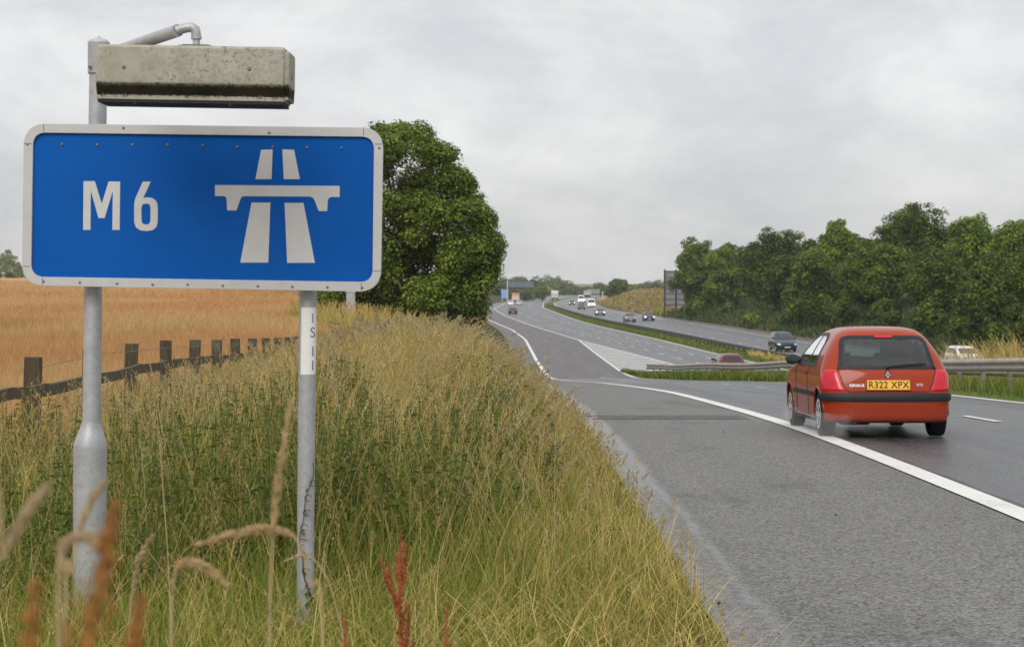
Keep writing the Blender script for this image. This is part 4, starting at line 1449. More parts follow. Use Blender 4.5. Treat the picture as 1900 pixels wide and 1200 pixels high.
def vehicle(name, label, cat, x, y, paint, kind='hatch', L=4.1, W=1.72, H=1.43, away=True, lamps=False, yaw=0.0, z=0.0, group=None):
    o = empty(name, (x, y, z + 0.012), yaw + (0 if away else math.pi))
    tag(o, label, cat, group)
    s = Shell(lv(L, W, H, kind), 3.4, 3.0)
    hi_z = H * 0.90; lo_z = (H * 0.56 if kind == 'van' else H * 0.655)
    wr = 0.31 if kind != 'van' else 0.34
    ar, af = -L / 2 + L * 0.18, L / 2 - L * 0.19
    def cut(c):
        return abs(c[0]) > W * 0.36 and any(math.hypot(c[1] - a, c[2] - wr) < wr + 0.07 for a in (ar, af))
    zz = np.concatenate([np.linspace(s.z0, H * 0.94, 26), np.linspace(H * 0.95, H, 6)])
    s.body(zz, 10, 26, cut).build('body', paint, o, smooth=True, angle=60)
    fw = lambda zq: float(s.w(zq)) * 0.84
    s.patch('front', lambda q: -fw(q), fw, lo_z + 0.03, hi_z, 0.012, 5, 8).build('windscreen', M['dark_glass'], o)
    if kind != 'van':
        s.patch('rear', lambda q: -fw(q) * 0.95, lambda q: fw(q) * 0.95, lo_z + 0.03, hi_z, 0.012, 5, 8).build('rear_window', M['dark_glass'], o)
    for sd in ('L', 'R'):
        f_ = lambda q: float(s.yf(q)) - float(s.cf(q)) * 0.95 - 0.05
        r_ = (lambda q: float(s.yr(q)) + float(s.cr(q)) * 0.9 + 0.1) if kind != 'van' else (lambda q: L * 0.12)
        s.patch(sd, r_, f_, lo_z + 0.02, hi_z - 0.02, 0.012, 4, 8).build('side_window', M['dark_glass'], o)
    for a in (ar, af):
        for sg in (-1, 1): wheel(o, sg * (W / 2 - 0.12), a, wr, 0.2, sg, False)
    mb = MB(); mb.box((0, 0, 0.26), (W * 0.7, L * 0.9, 0.2)); mb.build('underbody', M['dark_inside'], o)
    for sg in (-1, 1):
        a, b = (0.50 * W * 0.66, 0.50 * W * 0.92)
        s.patch('front', (lambda q: -b) if sg < 0 else (lambda q: a), (lambda q: -a) if sg < 0 else (lambda q: b), 0.60, 0.74, 0.02, 3, 5).build('headlamp', M['lit_lamp'] if lamps else M['rim'], o)
        s.patch('rear', (lambda q: -b) if sg < 0 else (lambda q: a), (lambda q: -a) if sg < 0 else (lambda q: b), 0.70, 0.82, 0.02, 3, 5).build('tail_lamp', M['red_lens'], o)
        mb = MB(); mb.box((sg * (W / 2 + 0.05), float(s.yf(lo_z)) - 0.55, lo_z + 0.06), (0.2, 0.1, 0.14)); mb.build('door_mirror', M['black_plastic'], o, bevel=0.02)
    for face, zc_ in (('front', 0.42), ('rear', 0.5)):
        p_ = s.p3(face, 0, zc_, 0.02)
        mb = MB(); mb.box(p_, (0.52, 0.02, 0.11)); mb.build('number_plate', M['sign_white'] if face == 'front' else M['plate'], o)
    s.patch('front', lambda q: -W * 0.33, lambda q: W * 0.33, 0.26, 0.40, 0.015, 2, 6).build('grille', M['black_plastic'], o)
    return o


PT = {k: car_paint(k, c) for k, c in {'dark_blue_paint': (0.02, 0.03, 0.045), 'charcoal_paint': (0.03, 0.031, 0.034), 'teal_paint': (0.010, 0.032, 0.042), 'silver_paint': (0.30, 0.31, 0.32),
                                       'white_paint': (0.75, 0.75, 0.74), 'maroon_paint': (0.16, 0.02, 0.025), 'grey_paint': (0.12, 0.125, 0.13), 'pale_grey_paint': (0.45, 0.46, 0.47)}.items()}
G1 = 'cars coming along the far carriageway'; G2 = 'vehicles driving away on the near carriageway'
def road_yaw(y): return math.atan((float(MR(y + 15)) - float(MR(y - 15))) / 30.0) * -1
def at(px, py, dy=0):
    y = EYE * FPX / (py - HY)
    return (px - HX) / FPX * y, y
def put(name, label, cat, px, py, paint, **k):
    x, y = at(px, py)
    return vehicle(name, label, cat, x, y, PT[paint], yaw=road_yaw(y), **k)


put('parked_car' if False else 'estate_car', 'dark teal off road car oncoming just beyond the end of the central barrier', 'car', 1452, 651.5, 'teal_paint', kind='mpv', L=4.4, W=1.84, H=1.72, away=False, group=G1)
put('saloon_car', 'grey saloon without headlights on the far carriageway beside the dark car with headlights', 'car', 1168, 597.5, 'grey_paint', kind='saloon', L=4.4, W=1.75, H=1.43, away=False, group=G1)
put('hatchback', 'dark blue hatchback with both headlights lit at the foot of the dry bank', 'car', 1203, 595.5, 'dark_blue_paint', L=4.0, W=1.74, H=1.5, away=False, lamps=True, group=G1)
put('saloon_car', 'silver saloon with lit headlights between the white van and the grey saloon', 'car', 1113, 585.5, 'grey_paint', kind='saloon', L=4.4, W=1.75, H=1.42, away=False, lamps=True, group=G1)
put('hatchback', 'charcoal car just left of the oncoming white van', 'car', 1079, 574.0, 'charcoal_paint', L=4.0, W=1.72, H=1.5, away=False, group=G1)
put('van', 'white van oncoming on the far carriageway, nearest of the white ones', 'van', 1097, 570.5, 'white_paint', kind='van', L=5.2, W=1.95, H=2.2, away=False, lamps=True, group=G1)
put('hatchback', 'distant car of which only two bright headlights show, left in the oncoming traffic', 'car', 1061, 566.0, 'charcoal_paint', L=4.0, W=1.74, H=1.45, away=False, lamps=True, group=G1)
put('van', 'distant white high van above the charcoal car', 'van', 1078, 562.0, 'white_paint', kind='van', L=5.6, W=1.98, H=2.5, away=False, lamps=True, group=G1)
put('people_carrier', 'white people carrier half hidden by dry grass beyond the crash barrier', 'car', 1790, 682.5, 'white_paint', kind='mpv', L=4.3, W=1.76, H=1.55, away=False, group=G1)
put('saloon_car', 'lone dark grey car driving away in the left lane below the big tree', 'car', 951.5, 583.3, 'charcoal_paint', kind='saloon', L=4.4, W=1.76, H=1.44, away=True, group=G2)
put('hatchback', 'small white car driving away in front of the pale lorry, on the left', 'car', 948, 567.0, 'white_paint', L=3.9, W=1.7, H=1.5, away=True, group=G2)
put('saloon_car', 'silver car driving away right of the small white car', 'car', 963, 566.5, 'pale_grey_paint', kind='saloon', L=4.3, W=1.74, H=1.45, away=True, group=G2)
x_, y_ = 13.9, 116.0
vehicle('hatchback', 'maroon car driving away, only its upper half showing above the barrier grass', 'car', (1350 - HX) / FPX * y_, y_, PT['maroon_paint'], L=4.1, W=1.7, H=1.44, away=True, yaw=road_yaw(140), group=G2)


def lorry(name, label, px, py, cab, box_m, away, H=3.9, W=2.45, L=10.0, group=None):
    x, y = at(px, py)
    o = empty(name, (x, y, 0.012), road_yaw(y) + (0 if away else math.pi))
    tag(o, label, 'lorry', group)
    mb = MB(); mb.box((0, -1.2, (H + 1.0) / 2), (W, L - 2.6, H - 1.0)); bx = mb.build('cargo_box', box_m[0], o, bevel=0.05)
    mb = MB(); mb.box((0, -1.2 - (L - 2.6) / 2 - 0.03, 1.0 + (H - 1.0) * 0.84), (W * 0.98, 0.05, (H - 1.0) * 0.30)); mb.build('header', box_m[1], bx)
    mb = MB(); mb.box((0, L / 2 - 1.1, 1.65), (W * 0.96, 2.0, 2.3), 0, None, 0.94); cb = mb.build('cab', cab, o, bevel=0.12)
    mb = MB(); mb.box((0, L / 2 - 0.12, 2.15), (W * 0.84, 0.06, 0.8), 0, Matrix.Rotation(R(8), 3, 'X')); mb.build('windscreen', M['dark_glass'], cb)
    mb = MB(); mb.box((0, -0.2, 0.8), (W * 0.5, L * 0.95, 0.3)); mb.build('chassis', M['dark_inside'], o)
    for a in (-L * 0.36, -L * 0.24, L * 0.36):
        for sg in (-1, 1): wheel(o, sg * (W / 2 - 0.2), a, 0.48, 0.3, sg, False)
    for sg in (-1, 1):
        mb = MB(); mb.box((sg * W * 0.36, L / 2 - 0.06, 0.85), (0.35, 0.08, 0.22)); mb.build('headlamp', M['lit_lamp'] if not away else M['rim'], o)
        mb = MB(); mb.box((sg * W * 0.38, -1.2 - (L - 2.6) / 2 - 0.05, 0.85), (0.35, 0.08, 0.16)); mb.build('tail_lamp', M['red_lens'], o)
    return o


M['orange_panel'] = simple('orange_panel', (0.62, 0.24, 0.06), 0.5)
M['lorry_grey'] = simple('grey_tarpaulin', (0.33, 0.34, 0.36), 0.6)
M['lorry_pink'] = simple('pale_pink_panel', (0.60, 0.46, 0.43), 0.5)
lorry('lorry', 'pale box lorry with orange top driving away beside the distant blue sign', 957, 562.5, PT['white_paint'], (M['lorry_pink'], M['orange_panel']), True, H=3.2, W=2.3, L=7.5, group=G2)
lorry('lorry', 'grey fronted lorry oncoming behind the white vans', 1090, 561.0, PT['pale_grey_paint'], (M['lorry_grey'], M['sign_white']), False, group=G1)
lorry('lorry', 'faint pale lorry alone in the haze beyond the bend of the central reserve', 1030, 557.5, PT['white_paint'], (M['sign_white'], M['sticker']), True, H=3.6, group=G2)
# ------------------------------------------------------------------ trees
def leaf_quads(c, n, size, r, asp=0.6):
    """rhombic leaves: centres c, normals n, sizes size"""
    N = len(c)
    a = r.normal(size=(N, 3)); a -= n * np.sum(a * n, axis=1, keepdims=True)
    a /= np.linalg.norm(a, axis=1, keepdims=True) + 1e-9
    b = np.cross(n, a)
    s = size[:, None]
    fold = n * s * 0.18
    v = np.stack([c - a * s, c + b * s * asp + fold, c + a * s, c - b * s * asp + fold], axis=1).reshape(-1, 3)
    q = np.arange(N * 4).reshape(N, 4)
    return v, q


def make_crown(seed, blobs, nleaf, leaf, c_lo, c_hi, clump=0.0, kids=7):
    """blobs: list of (x, y, z, r). leaves lie on the outer skin of every blob, a few inside.
    clump: radius of the leaf clusters carried on the skin of each blob"""
    r = np.random.default_rng(seed)
    B = np.array(blobs)
    if clump:
        cen = B[:, :3].mean(0)
        ch = []
        for b in B:
            n_ = max(3, int(kids * min(2.2, b[3] / (clump * 1.6))))
            d = r.normal(size=(n_, 3)); d /= np.linalg.norm(d, axis=1, keepdims=True)
            o = b[:3] - cen; o = o / (np.linalg.norm(o) + 1e-6)
            d = d + o * 0.55 + np.array([0, -0.15, 0.25]); d /= np.linalg.norm(d, axis=1, keepdims=True)
            rc = clump * r.uniform(0.55, 1.25, n_)
            ch.append(np.concatenate([b[:3] + d * np.maximum(b[3] - rc * 0.35, 0.1)[:, None] * r.uniform(0.9, 1.08, n_)[:, None], rc[:, None]], 1))
        B = np.concatenate([np.concatenate(ch), B * np.array([1, 1, 1, 0.84])])
    wgt = B[:, 3] ** 2; wgt /= wgt.sum()
    k = r.choice(len(B), nleaf, p=wgt)
    d = r.normal(size=(nleaf, 3)); d /= np.linalg.norm(d, axis=1, keepdims=True)
    d[:, 2] = np.where(r.random(nleaf) < 0.55, np.abs(d[:, 2]), d[:, 2])
    rad = B[k, 3] * np.clip(1.0 - np.abs(r.normal(0, 0.22, nleaf)), 0.2, 1.0)
    # lumps within a blob
    ph = r.random((len(B), 3)) * 9
    lump = np.sin(d[:, 0] * 7 + ph[k, 0]) * np.sin(d[:, 1] * 7 + ph[k, 1]) * np.sin(d[:, 2] * 7 + ph[k, 2])
    rad *= 1 + 0.22 * lump
    c = B[k, :3] + d * rad[:, None]
    n = d + r.normal(0, 0.42, (nleaf, 3)); n[:, 2] += 0.5
    n /= np.linalg.norm(n, axis=1, keepdims=True)
    sz = leaf * (0.6 + 0.8 * r.random(nleaf))
    v, q = leaf_quads(c, n, sz, r)
    t = np.clip(0.42 + 0.26 * r.normal(size=nleaf) + 0.55 * (r.random(len(B))[k] - 0.5), 0, 1)[:, None]
    col = np.array(c_lo) * (1 - t) + np.array(c_hi) * t
    return v, q, np.repeat(col, 4, axis=0)


def limbs(mb, H, th, blobs, r, rt):
    base = [Vector((0, 0, -0.4)), Vector((0.02 * H * r.normal(), 0.02 * H * r.normal(), th)), Vector((0.03 * H * r.normal(), 0.03 * H * r.normal(), H * 0.72))]
    mb.tube([base[0], (base[0] + base[1]) / 2, base[1], (base[1] + base[2]) / 2, base[2]], [rt * 1.35, rt, rt * 0.85, rt * 0.5, rt * 0.15], 9)
    for b in blobs[::max(1, len(blobs) // 14)]:
        t = r.uniform(0.15, 0.8)
        s = base[1].lerp(base[2], t * 0.8)
        e = Vector(b[:3]); e.z -= b[3] * 0.3
        m_ = s.lerp(e, 0.5) + Vector((0, 0, -0.06 * H * r.random()))
        mb.tube([s, m_, e], [rt * 0.38, rt * 0.22, rt * 0.06], 6)


def tree(name, label, x, y, z, H, blobs, nleaf, leaf, c_lo, c_hi, seed, th=1.5, rt=0.25, group=None, cat='tree', clump=0.0, kids=7):
    o = empty(name, (x, y, z))
    tag(o, label, cat, group)
    r = np.random.default_rng(seed)
    mb = MB(); limbs(mb, H, th, blobs, r, rt); mb.build('trunk', M['bark'], o, smooth=True)
    v, q, c = make_crown(seed, blobs, nleaf, leaf, c_lo, c_hi, clump, kids)
    np_mesh('crown', v, q, M['leaf'], c, o)
    return o


def auto_blobs(seed, H, Rw, zlow, n, shape='round', ry=None):
    r = np.random.default_rng(seed)
    ry = ry or Rw
    out = []
    zc = (H + zlow) / 2; hz = (H - zlow) / 2
    for k in range(n):
        u = r.normal(size=3); u /= np.linalg.norm(u)
        rad = r.uniform(0.5, 0.96)
        fz = 1.0
        if shape == 'cone': fz = 1.0 - 0.35 * max(u[2], 0)
        b = Rw * r.uniform(0.16, 0.38)
        p_ = (u[0] * (Rw - b * 0.7) * rad * fz, u[1] * (ry - b * 0.7) * rad * fz, zc + u[2] * (hz - b * 0.8) * rad)
        out.append((*p_, b))
    out.append((0, 0, zc, Rw * 0.5)); out.append((0, 0, zc + hz * 0.35, Rw * 0.42)); out.append((0, 0, zc - hz * 0.4, Rw * 0.45))
    return out


# the big tree by the sign: its outline follows the photograph's silhouette, with depth of its own
YT = 74.0
kT = YT / FPX
tz0 = float(left_z(-4.2, YT))
tx0 = (765 - HX) * kT
sil = [(706, 250, 26), (748, 252, 25), (730, 285, 40), (785, 265, 18), (805, 300, 34), (825, 300, 22), (700, 330, 60), (770, 345, 60), (838, 350, 40), (868, 350, 20), (690, 400, 70), (760, 420, 70), (835, 415, 60), (880, 395, 36),
       (905, 420, 28), (690, 480, 75), (770, 490, 75), (850, 480, 62), (900, 460, 44), (922, 470, 24), (928, 455, 17), (700, 545, 70), (780, 555, 60), (850, 550, 50), (888, 530, 38), (905, 505, 34), (640, 470, 70), (640, 540, 55), (620, 400, 60), (650, 330, 50), (890, 575, 24), (850, 590, 30), (800, 590, 30), (740, 575, 40), (600, 560, 34)]
bl = []
rb = np.random.default_rng(5)
for (px, py, r_) in sil:
    w = P(px - max(0.0, px - 800) * 0.12, py, YT)
    prof_ = max(0.25, 1 - abs(px - 765) / 220.0)
    for k in range(4):
        dy = (rb.random() - 0.5) * 2 * 2.9 * prof_ - 0.4
        j = (rb.random(3) - 0.5) * r_ * kT * 0.5 if k else np.zeros(3)
        bl.append((w.x - tx0 + j[0], dy, w.z - tz0 + j[2], r_ * kT * (0.80 if k == 0 else 0.72)))
tree('broadleaf_tree', 'large dense dark green tree standing right behind the blue sign', tx0, YT, tz0, 9.5, bl, 165000, 0.066, (0.024, 0.060, 0.007), (0.29, 0.37, 0.045), 21, 0.8, 0.32, clump=0.52, kids=6)

# shelterbelt on the right bank
belt = [  # px centre, top py, half width px, y, shade, label
    (1296, 436, 50, 300, 1, 'leftmost tree of the shelterbelt, ragged and in front of the tall grey sign back'),
    (1345, 446, 36, 275, 2, 'narrow pale tree second from the left in the shelterbelt'),
    (1436, 414, 66, 245, 0, 'dark broad domed tree with a flat top in the left half of the shelterbelt'),
    (1552, 396, 44, 218, 2, 'tall light green tree with a spiky top left of the tallest tree'),
    (1512, 460, 60, 205, 1, 'low mid green tree filling the gap below the spiky topped one'),
    (1630, 440, 62, 190, 1, 'mid green rounded tree between the spiky tree and the tallest tree'),
    (1702, 374, 82, 196, 0, 'tallest and widest tree of the shelterbelt'),
    (1742, 450, 60, 165, 0, 'dark low tree in front of the tallest tree'),
    (1803, 390, 50, 178, 2, 'bright green tree right of the tallest tree'),
    (1832, 470, 46, 140, 0, 'darkest low tree reaching down nearly to the white people carrier'),
    (1892, 396, 52, 160, 2, 'bright leafy tree at the right edge of the picture'),
    (1930, 440, 60, 140, 1, 'mid green tree cut by the right edge of the picture'),
]
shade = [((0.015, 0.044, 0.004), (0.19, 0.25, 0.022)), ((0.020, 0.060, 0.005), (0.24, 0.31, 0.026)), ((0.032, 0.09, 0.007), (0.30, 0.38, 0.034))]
for i, (px, pyt, hw_, y, shd, lab) in enumerate(belt):
    x = (px - HX) / FPX * y
    z = float(right_z(x, y)); top = EYE - (pyt - HY) / FPX * y
    H = top - z; Rw = hw_ * 1.14 / FPX * y
    bl = auto_blobs(100 + i, H, Rw, H * 0.04, 74, 'cone' if 'spiky' in lab and shd == 2 else 'round', ry=min(Rw, 4.2))
    tree('shelterbelt_tree', lab, x, y, z, H, bl, 36000, 0.0017 * y ** 0.8 + 0.03, *shade[shd], 200 + i, H * 0.2, 0.24, 'trees of the shelterbelt on the right bank', clump=0.75, kids=4)
# back row, filling the belt
for i, (px, pyt, hw_, y, lab) in enumerate([(1390, 462, 60, 300, 'dark background tree between the narrow pale tree and the dark domed tree'), (1500, 440, 60, 262, 'dark background tree right of the dark domed tree'),
                                        (1600, 425, 60, 238, 'dark background tree left of the tallest tree'), (1770, 420, 60, 222, 'dark background tree behind the bright green tree'), (1850, 420, 60, 200, 'dark background tree in the gap near the right edge')]):
    x = (px - HX) / FPX * y
    z = float(right_z(x, y)); top = EYE - (pyt - HY) / FPX * y
    H = top - z; Rw = hw_ / FPX * y
    tree('shelterbelt_tree', lab, x, y, z, H, auto_blobs(150 + i, H, Rw, H * 0.05, 40), 11000, 0.0026 * y ** 0.8 + 0.08, *shade[0], 250 + i, H * 0.2, 0.24, 'trees of the shelterbelt on the right bank')
# bushes under the belt
for i, (px, pyb, hw_, hh, y, lab) in enumerate([(1395, 575, 22, 28, 235, 'light green bush at the foot of the dark domed tree'), (1292, 584, 26, 34, 290, 'low dark bush under the leftmost shelterbelt tree'), (1470, 585, 30, 38, 215, 'dark bush under the low mid green tree'), (1560, 592, 34, 46, 195, 'dark bush below the spiky topped tree'),
                                             (1640, 603, 40, 60, 176, 'dark bush directly below the rounded tree'), (1720, 618, 46, 70, 158, 'dark bush below the tallest tree'), (1790, 622, 40, 70, 150, 'dark bush left of the darkest low tree'), (1850, 645, 40, 80, 132, 'lowest dark bush behind the white people carrier'), (1900, 640, 40, 90, 134, 'dark bush at the right edge under the bright tree')]):
    x = (px - HX) / FPX * y
    z = float(right_z(x, y)); H = hh / FPX * y * 1.25; Rw = hw_ / FPX * y
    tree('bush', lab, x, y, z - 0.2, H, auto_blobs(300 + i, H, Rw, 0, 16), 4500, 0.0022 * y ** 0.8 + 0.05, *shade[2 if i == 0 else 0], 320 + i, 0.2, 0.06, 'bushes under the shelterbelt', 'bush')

# distant trees, each a tree of its own
far = [(925, 521, 22, 650, 0, 'round hazy tree left of the distant white mast'), (990, 517, 24, 690, 0, 'grey green distant tree against the right end of the barn'), (1006, 526, 16, 640, 1, 'lower distant tree just right of the barn'),
       (955, 534, 11, 630, 1, 'small bush before the left half of the dark barn'), (976, 532, 13, 625, 1, 'small bush before the right half of the dark barn'), (1048, 523, 14, 980, 1, 'lone pale tree above the hazy vanishing point of the motorway'), (1116, 526, 17, 820, 0, 'small distant round tree left of the dark one by the dry bank'), (1147, 515, 23, 560, 0, 'dark conical tree left of the dry golden bank'),
       (1132, 530, 14, 600, 1, 'small bushy tree hugging the dark conical tree'), (1216, 523, 18, 900, 1, 'bluish distant tree left of the tall grey sign back'), (1092, 531, 12, 1050, 1, 'tiny faint tree above the distant oncoming lorries'), (1170, 533, 18, 950, 1, 'faint tree right of the dark conical tree'),
       (1194, 531, 16, 1000, 1, 'faint low tree above the crest of the dry bank'), (1070, 532, 16, 1100, 1, 'faint low tree right of the lone pale tree'), (1030, 535, 12, 1100, 1, 'faint low tree left of the lone pale tree'), (1240, 528, 16, 950, 0, 'bluish tree seen past the posts of the tall grey sign back'),
       (12, 462, 24, 900, 2, 'tall misty tree on the field skyline at the left edge'), (34, 484, 14, 920, 2, 'smaller misty tree right of the tall one on the field skyline'), (-4, 497, 9, 800, 1, 'dark bush on the field skyline at the left edge')]
for i, (px, pyt, hw_, y, shd, lab) in enumerate(far):
    x = (px - HX) / FPX * y
    z = float(ground_z(x, y)); top = EYE - (pyt - HY) / FPX * y
    H = max(top - z, 3.0); Rw = hw_ / FPX * y
    tree('distant_tree', lab, x, y, z, H, auto_blobs(400 + i, H, Rw, 0.02 * H, 26, 'cone' if 'conical' in lab else 'round'), 4200, 0.42, *shade[shd], 430 + i, H * 0.2, 0.3, 'distant trees', 'tree')
# hedges far off: one hazy mass nobody could count
hv, hq, hc = [], [], []
nb = 0
rh = np.random.default_rng(77)
for (x0, x1, y, h) in ((-30, 400, 1200, 8.5), (-60, 120, 1000, 5), (60, 300, 900, 5.0), (-300, -90, 480, 2.0), (46, 90, 640, 3.2), (-26, 6, 700, 5.5)):
    n = max(8, int((x1 - x0) / 4))
    B = [(x0 + (x1 - x0) * rh.random(), y + rh.normal() * 8, 0, 0) for _ in range(n)]
    bb = []
    for bx_, by_, _, _ in B:
        zz = float(ground_z(bx_, by_)); r_ = h * rh.uniform(0.35, 0.62)
        bb.append((bx_, by_, zz + r_ * 0.7, r_)); bb.append((bx_ + rh.normal() * r_, by_, zz + r_ * 0.4, r_ * 0.8))
    v, q, c = make_crown(500 + int(y), bb, n * 150, 0.8, *shade[0])
    hv.append(v); hq.append(q + nb); hc.append(c); nb += len(v)
o = np_mesh('woods', np.concatenate(hv), np.concatenate(hq), M['leaf'], np.concatenate(hc))
tag(o, 'hazy far woods and hedges along the horizon', 'woods', kind='stuff')


# ------------------------------------------------------------------ grasses
class Grass:
    def __init__(s): s.v, s.q, s.c, s.n = [], [], [], 0

    def push(s, v, q, c):
        s.v.append(v.astype(np.float32)); s.q.append(q + s.n); s.c.append(c.astype(np.float32)); s.n += len(v)

    def blades(s, r, x, y, z, h, w, lean, bend, c0, c1, segs=3):
        N = len(x)
        az = r.random(N) * 2 * np.pi
        d = np.stack([np.cos(az), np.sin(az)], 1)
        fz = az + np.pi / 2 + r.normal(0, 0.7, N)
        f = np.stack([np.cos(fz), np.sin(fz)], 1)
        vs, cs = [], []
        for k in range(segs + 1):
            t = k / segs
            off = d * (lean * t + bend * t * t)[:, None] * h[:, None]
            zz = z + h * t * np.sqrt(np.clip(1 - (0.6 * (lean + bend) * t) ** 2, 0.15, 1))
            ww = w * (1 - t ** 1.6) * 0.5 + w * 0.04
            for sg in (-1, 1):
                vs.append(np.stack([x + off[:, 0] + sg * f[:, 0] * ww, y + off[:, 1] + sg * f[:, 1] * ww, zz], 1))
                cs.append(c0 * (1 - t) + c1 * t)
        v = np.stack(vs, 1).reshape(-1, 3); c = np.stack(cs, 1).reshape(-1, 3)
        m = 2 * (segs + 1)
        b = (np.arange(N) * m)[:, None]
        q = np.concatenate([b + np.array([[2 * k, 2 * k + 1, 2 * k + 3, 2 * k + 2]]) for k in range(segs)], 0)
        s.push(v, q, c)

    def stems(s, r, x, y, z, h, w, lean, bend, c0, c1, head, nsp, spl, spw, spread, hc):
        """flowering stems: a thin stalk with an open or tight panicle of spikelets on its upper part"""
        N = len(x)
        az = r.random(N) * 2 * np.pi
        d = np.stack([np.cos(az), np.sin(az)], 1)
        f = np.stack([-d[:, 1], d[:, 0]], 1)
        segs = 4
        def pos(t):
            off = d * (lean * t + bend * t ** 2.5)[:, None] * h[:, None]
            zz = z + h * t * np.sqrt(np.clip(1 - (0.7 * (lean + bend) * t) ** 2, 0.1, 1))
            return np.stack([x + off[:, 0], y + off[:, 1], zz], 1)
        vs, cs = [], []
        for k in range(segs + 1):
            t = k / segs
            p_ = pos(np.full(N, t))
            for sg in (-1, 1):
                pp = p_.copy()
                # half the stalks are seen across, so make them face both ways with a twist
                pp[:, 0] += sg * w * 0.5 * (1 - 0.5 * t)
                vs.append(pp); cs.append(c0 * (1 - t) + c1 * t)
        v = np.stack(vs, 1).reshape(-1, 3); c = np.stack(cs, 1).reshape(-1, 3)
        m = 2 * (segs + 1); b = (np.arange(N) * m)[:, None]
        s.push(v, np.concatenate([b + np.array([[2 * k, 2 * k + 1, 2 * k + 3, 2 * k + 2]]) for k in range(segs)], 0), c)
        # spikelets
        t = (1 - head[:, None] * (1 - (np.arange(nsp)[None, :] + r.random((N, nsp))) / nsp))
        P0 = np.stack([x, y, z], 1)
        off = (lean[:, None] * t + bend[:, None] * t ** 2.5) * h[:, None]
        zz = z[:, None] + h[:, None] * t * np.sqrt(np.clip(1 - (0.7 * (lean + bend)[:, None] * t) ** 2, 0.1, 1))
        cx = x[:, None] + d[:, 0:1] * off; cy = y[:, None] + d[:, 1:2] * off
        prof = np.sin(np.pi * np.clip((t - 1 + head[:, None]) / head[:, None], 0, 1) ** 0.7) * 0.8 + 0.2
        a = r.random((N, nsp)) * 2 * np.pi
        rad = spread[:, None] * prof * r.random((N, nsp))
        cx = cx + np.cos(a) * rad; cy = cy + np.sin(a) * rad; zz = zz - rad * 0.2
        C = np.stack([cx, cy, zz], 2).reshape(-1, 3)
        K = len(C)
        ax_ = np.stack([np.cos(a).ravel() * 0.6, np.sin(a).ravel() * 0.6, 0.6 + 0.5 * r.random(K)], 1) + r.normal(0, 0.15, (K, 3))
        ax_ += np.repeat(np.stack([d[:, 0], d[:, 1], np.zeros(N)], 1) * bend[:, None] * 1.2, nsp, axis=0)
        ax_ /= np.linalg.norm(ax_, axis=1, keepdims=True)
        sd_ = np.cross(ax_, r.normal(size=(K, 3))); sd_ /= np.linalg.norm(sd_, axis=1, keepdims=True) + 1e-9
        L = np.repeat(spl, nsp)[:, None] * (0.6 + 0.8 * r.random((K, 1))); W = np.repeat(spw, nsp)[:, None]
        v = np.stack([C - ax_ * L * 0.5, C + sd_ * W * 0.5, C + ax_ * L * 0.5, C - sd_ * W * 0.5], 1).reshape(-1, 3)
        cc = np.repeat(np.repeat(hc, nsp, axis=0) * (0.75 + 0.5 * r.random((K, 1))), 4, axis=0)
        s.push(v, np.arange(K * 4).reshape(K, 4), cc)

    def leafy(s, r, x, y, z, h, nl, size, c0, c1):
        """upright leafy weeds: thin dark stalk with pairs of drooping leaves"""
        N = len(x)
        lean = r.normal(0, 0.10, (N, 2))
        vs, cs = [], []
        for t in (0.0, 0.5, 1.0):
            for sg in (-1, 1):
                vs.append(np.stack([x + lean[:, 0] * t * h + sg * 0.003, y + lean[:, 1] * t * h, z + h * t], 1)); cs.append(np.tile([0.11, 0.125, 0.035], (N, 1)))
        v = np.stack(vs, 1).reshape(-1, 3); c = np.stack(cs, 1).reshape(-1, 3)
        b = (np.arange(N) * 6)[:, None]
        s.push(v, np.concatenate([b + np.array([[0, 1, 3, 2]]), b + np.array([[2, 3, 5, 4]])], 0), c)
        k = np.arange(nl)[None, :]
        t = 0.18 + 0.82 * (k // 2 * 2) / nl
        t = np.broadcast_to(t, (N, nl))
        a = (r.random(N) * 6.28)[:, None] + (k // 2) * 1.57 + (k % 2) * np.pi + r.normal(0, 0.25, (N, nl))
        L = size[:, None] * (1.1 - 0.65 * t) * (0.7 + 0.6 * r.random((N, nl)))
        bx_ = x[:, None] + lean[:, 0:1] * t * h[:, None]; by_ = y[:, None] + lean[:, 1:2] * t * h[:, None]; bz = z[:, None] + h[:, None] * t
        dx, dy = np.cos(a), np.sin(a)
        el = 0.25 - 0.5 * r.random((N, nl))
        v = np.stack([np.stack([bx_, by_, bz], 2),
                      np.stack([bx_ + dx * L * 0.45 - dy * L * 0.24, by_ + dy * L * 0.45 + dx * L * 0.24, bz + L * 0.28], 2),
                      np.stack([bx_ + dx * L, by_ + dy * L, bz + L * el], 2),
                      np.stack([bx_ + dx * L * 0.45 + dy * L * 0.24, by_ + dy * L * 0.45 - dx * L * 0.24, bz + L * 0.28], 2)], 2).reshape(-1, 3)
        K = N * nl
        tt = np.clip(r.random((N, 1)) * 0.5 + 0.5 * r.random((N, nl)), 0, 1).reshape(-1, 1)
        s.push(v, np.arange(K * 4).reshape(K, 4), np.repeat(np.array(c0) * (1 - tt) + np.array(c1) * tt, 4, axis=0))

    def build(s, name, label, cat):
        o = np_mesh(name, np.concatenate(s.v), np.concatenate(s.q), M['grass'], np.concatenate(s.c))
        return tag(o, label, cat, kind='stuff')


def mixcol(r, N, cols, jit=0.18):
    cols = np.array(cols)
    t = r.random(N) * (len(cols) - 1)
    i = np.minimum(t.astype(int), len(cols) - 2); f = (t - i)[:, None]
    c = cols[i] * (1 - f) + cols[i + 1] * f
    return c * (1 + jit * (r.random((N, 1)) - 0.5) * 2)


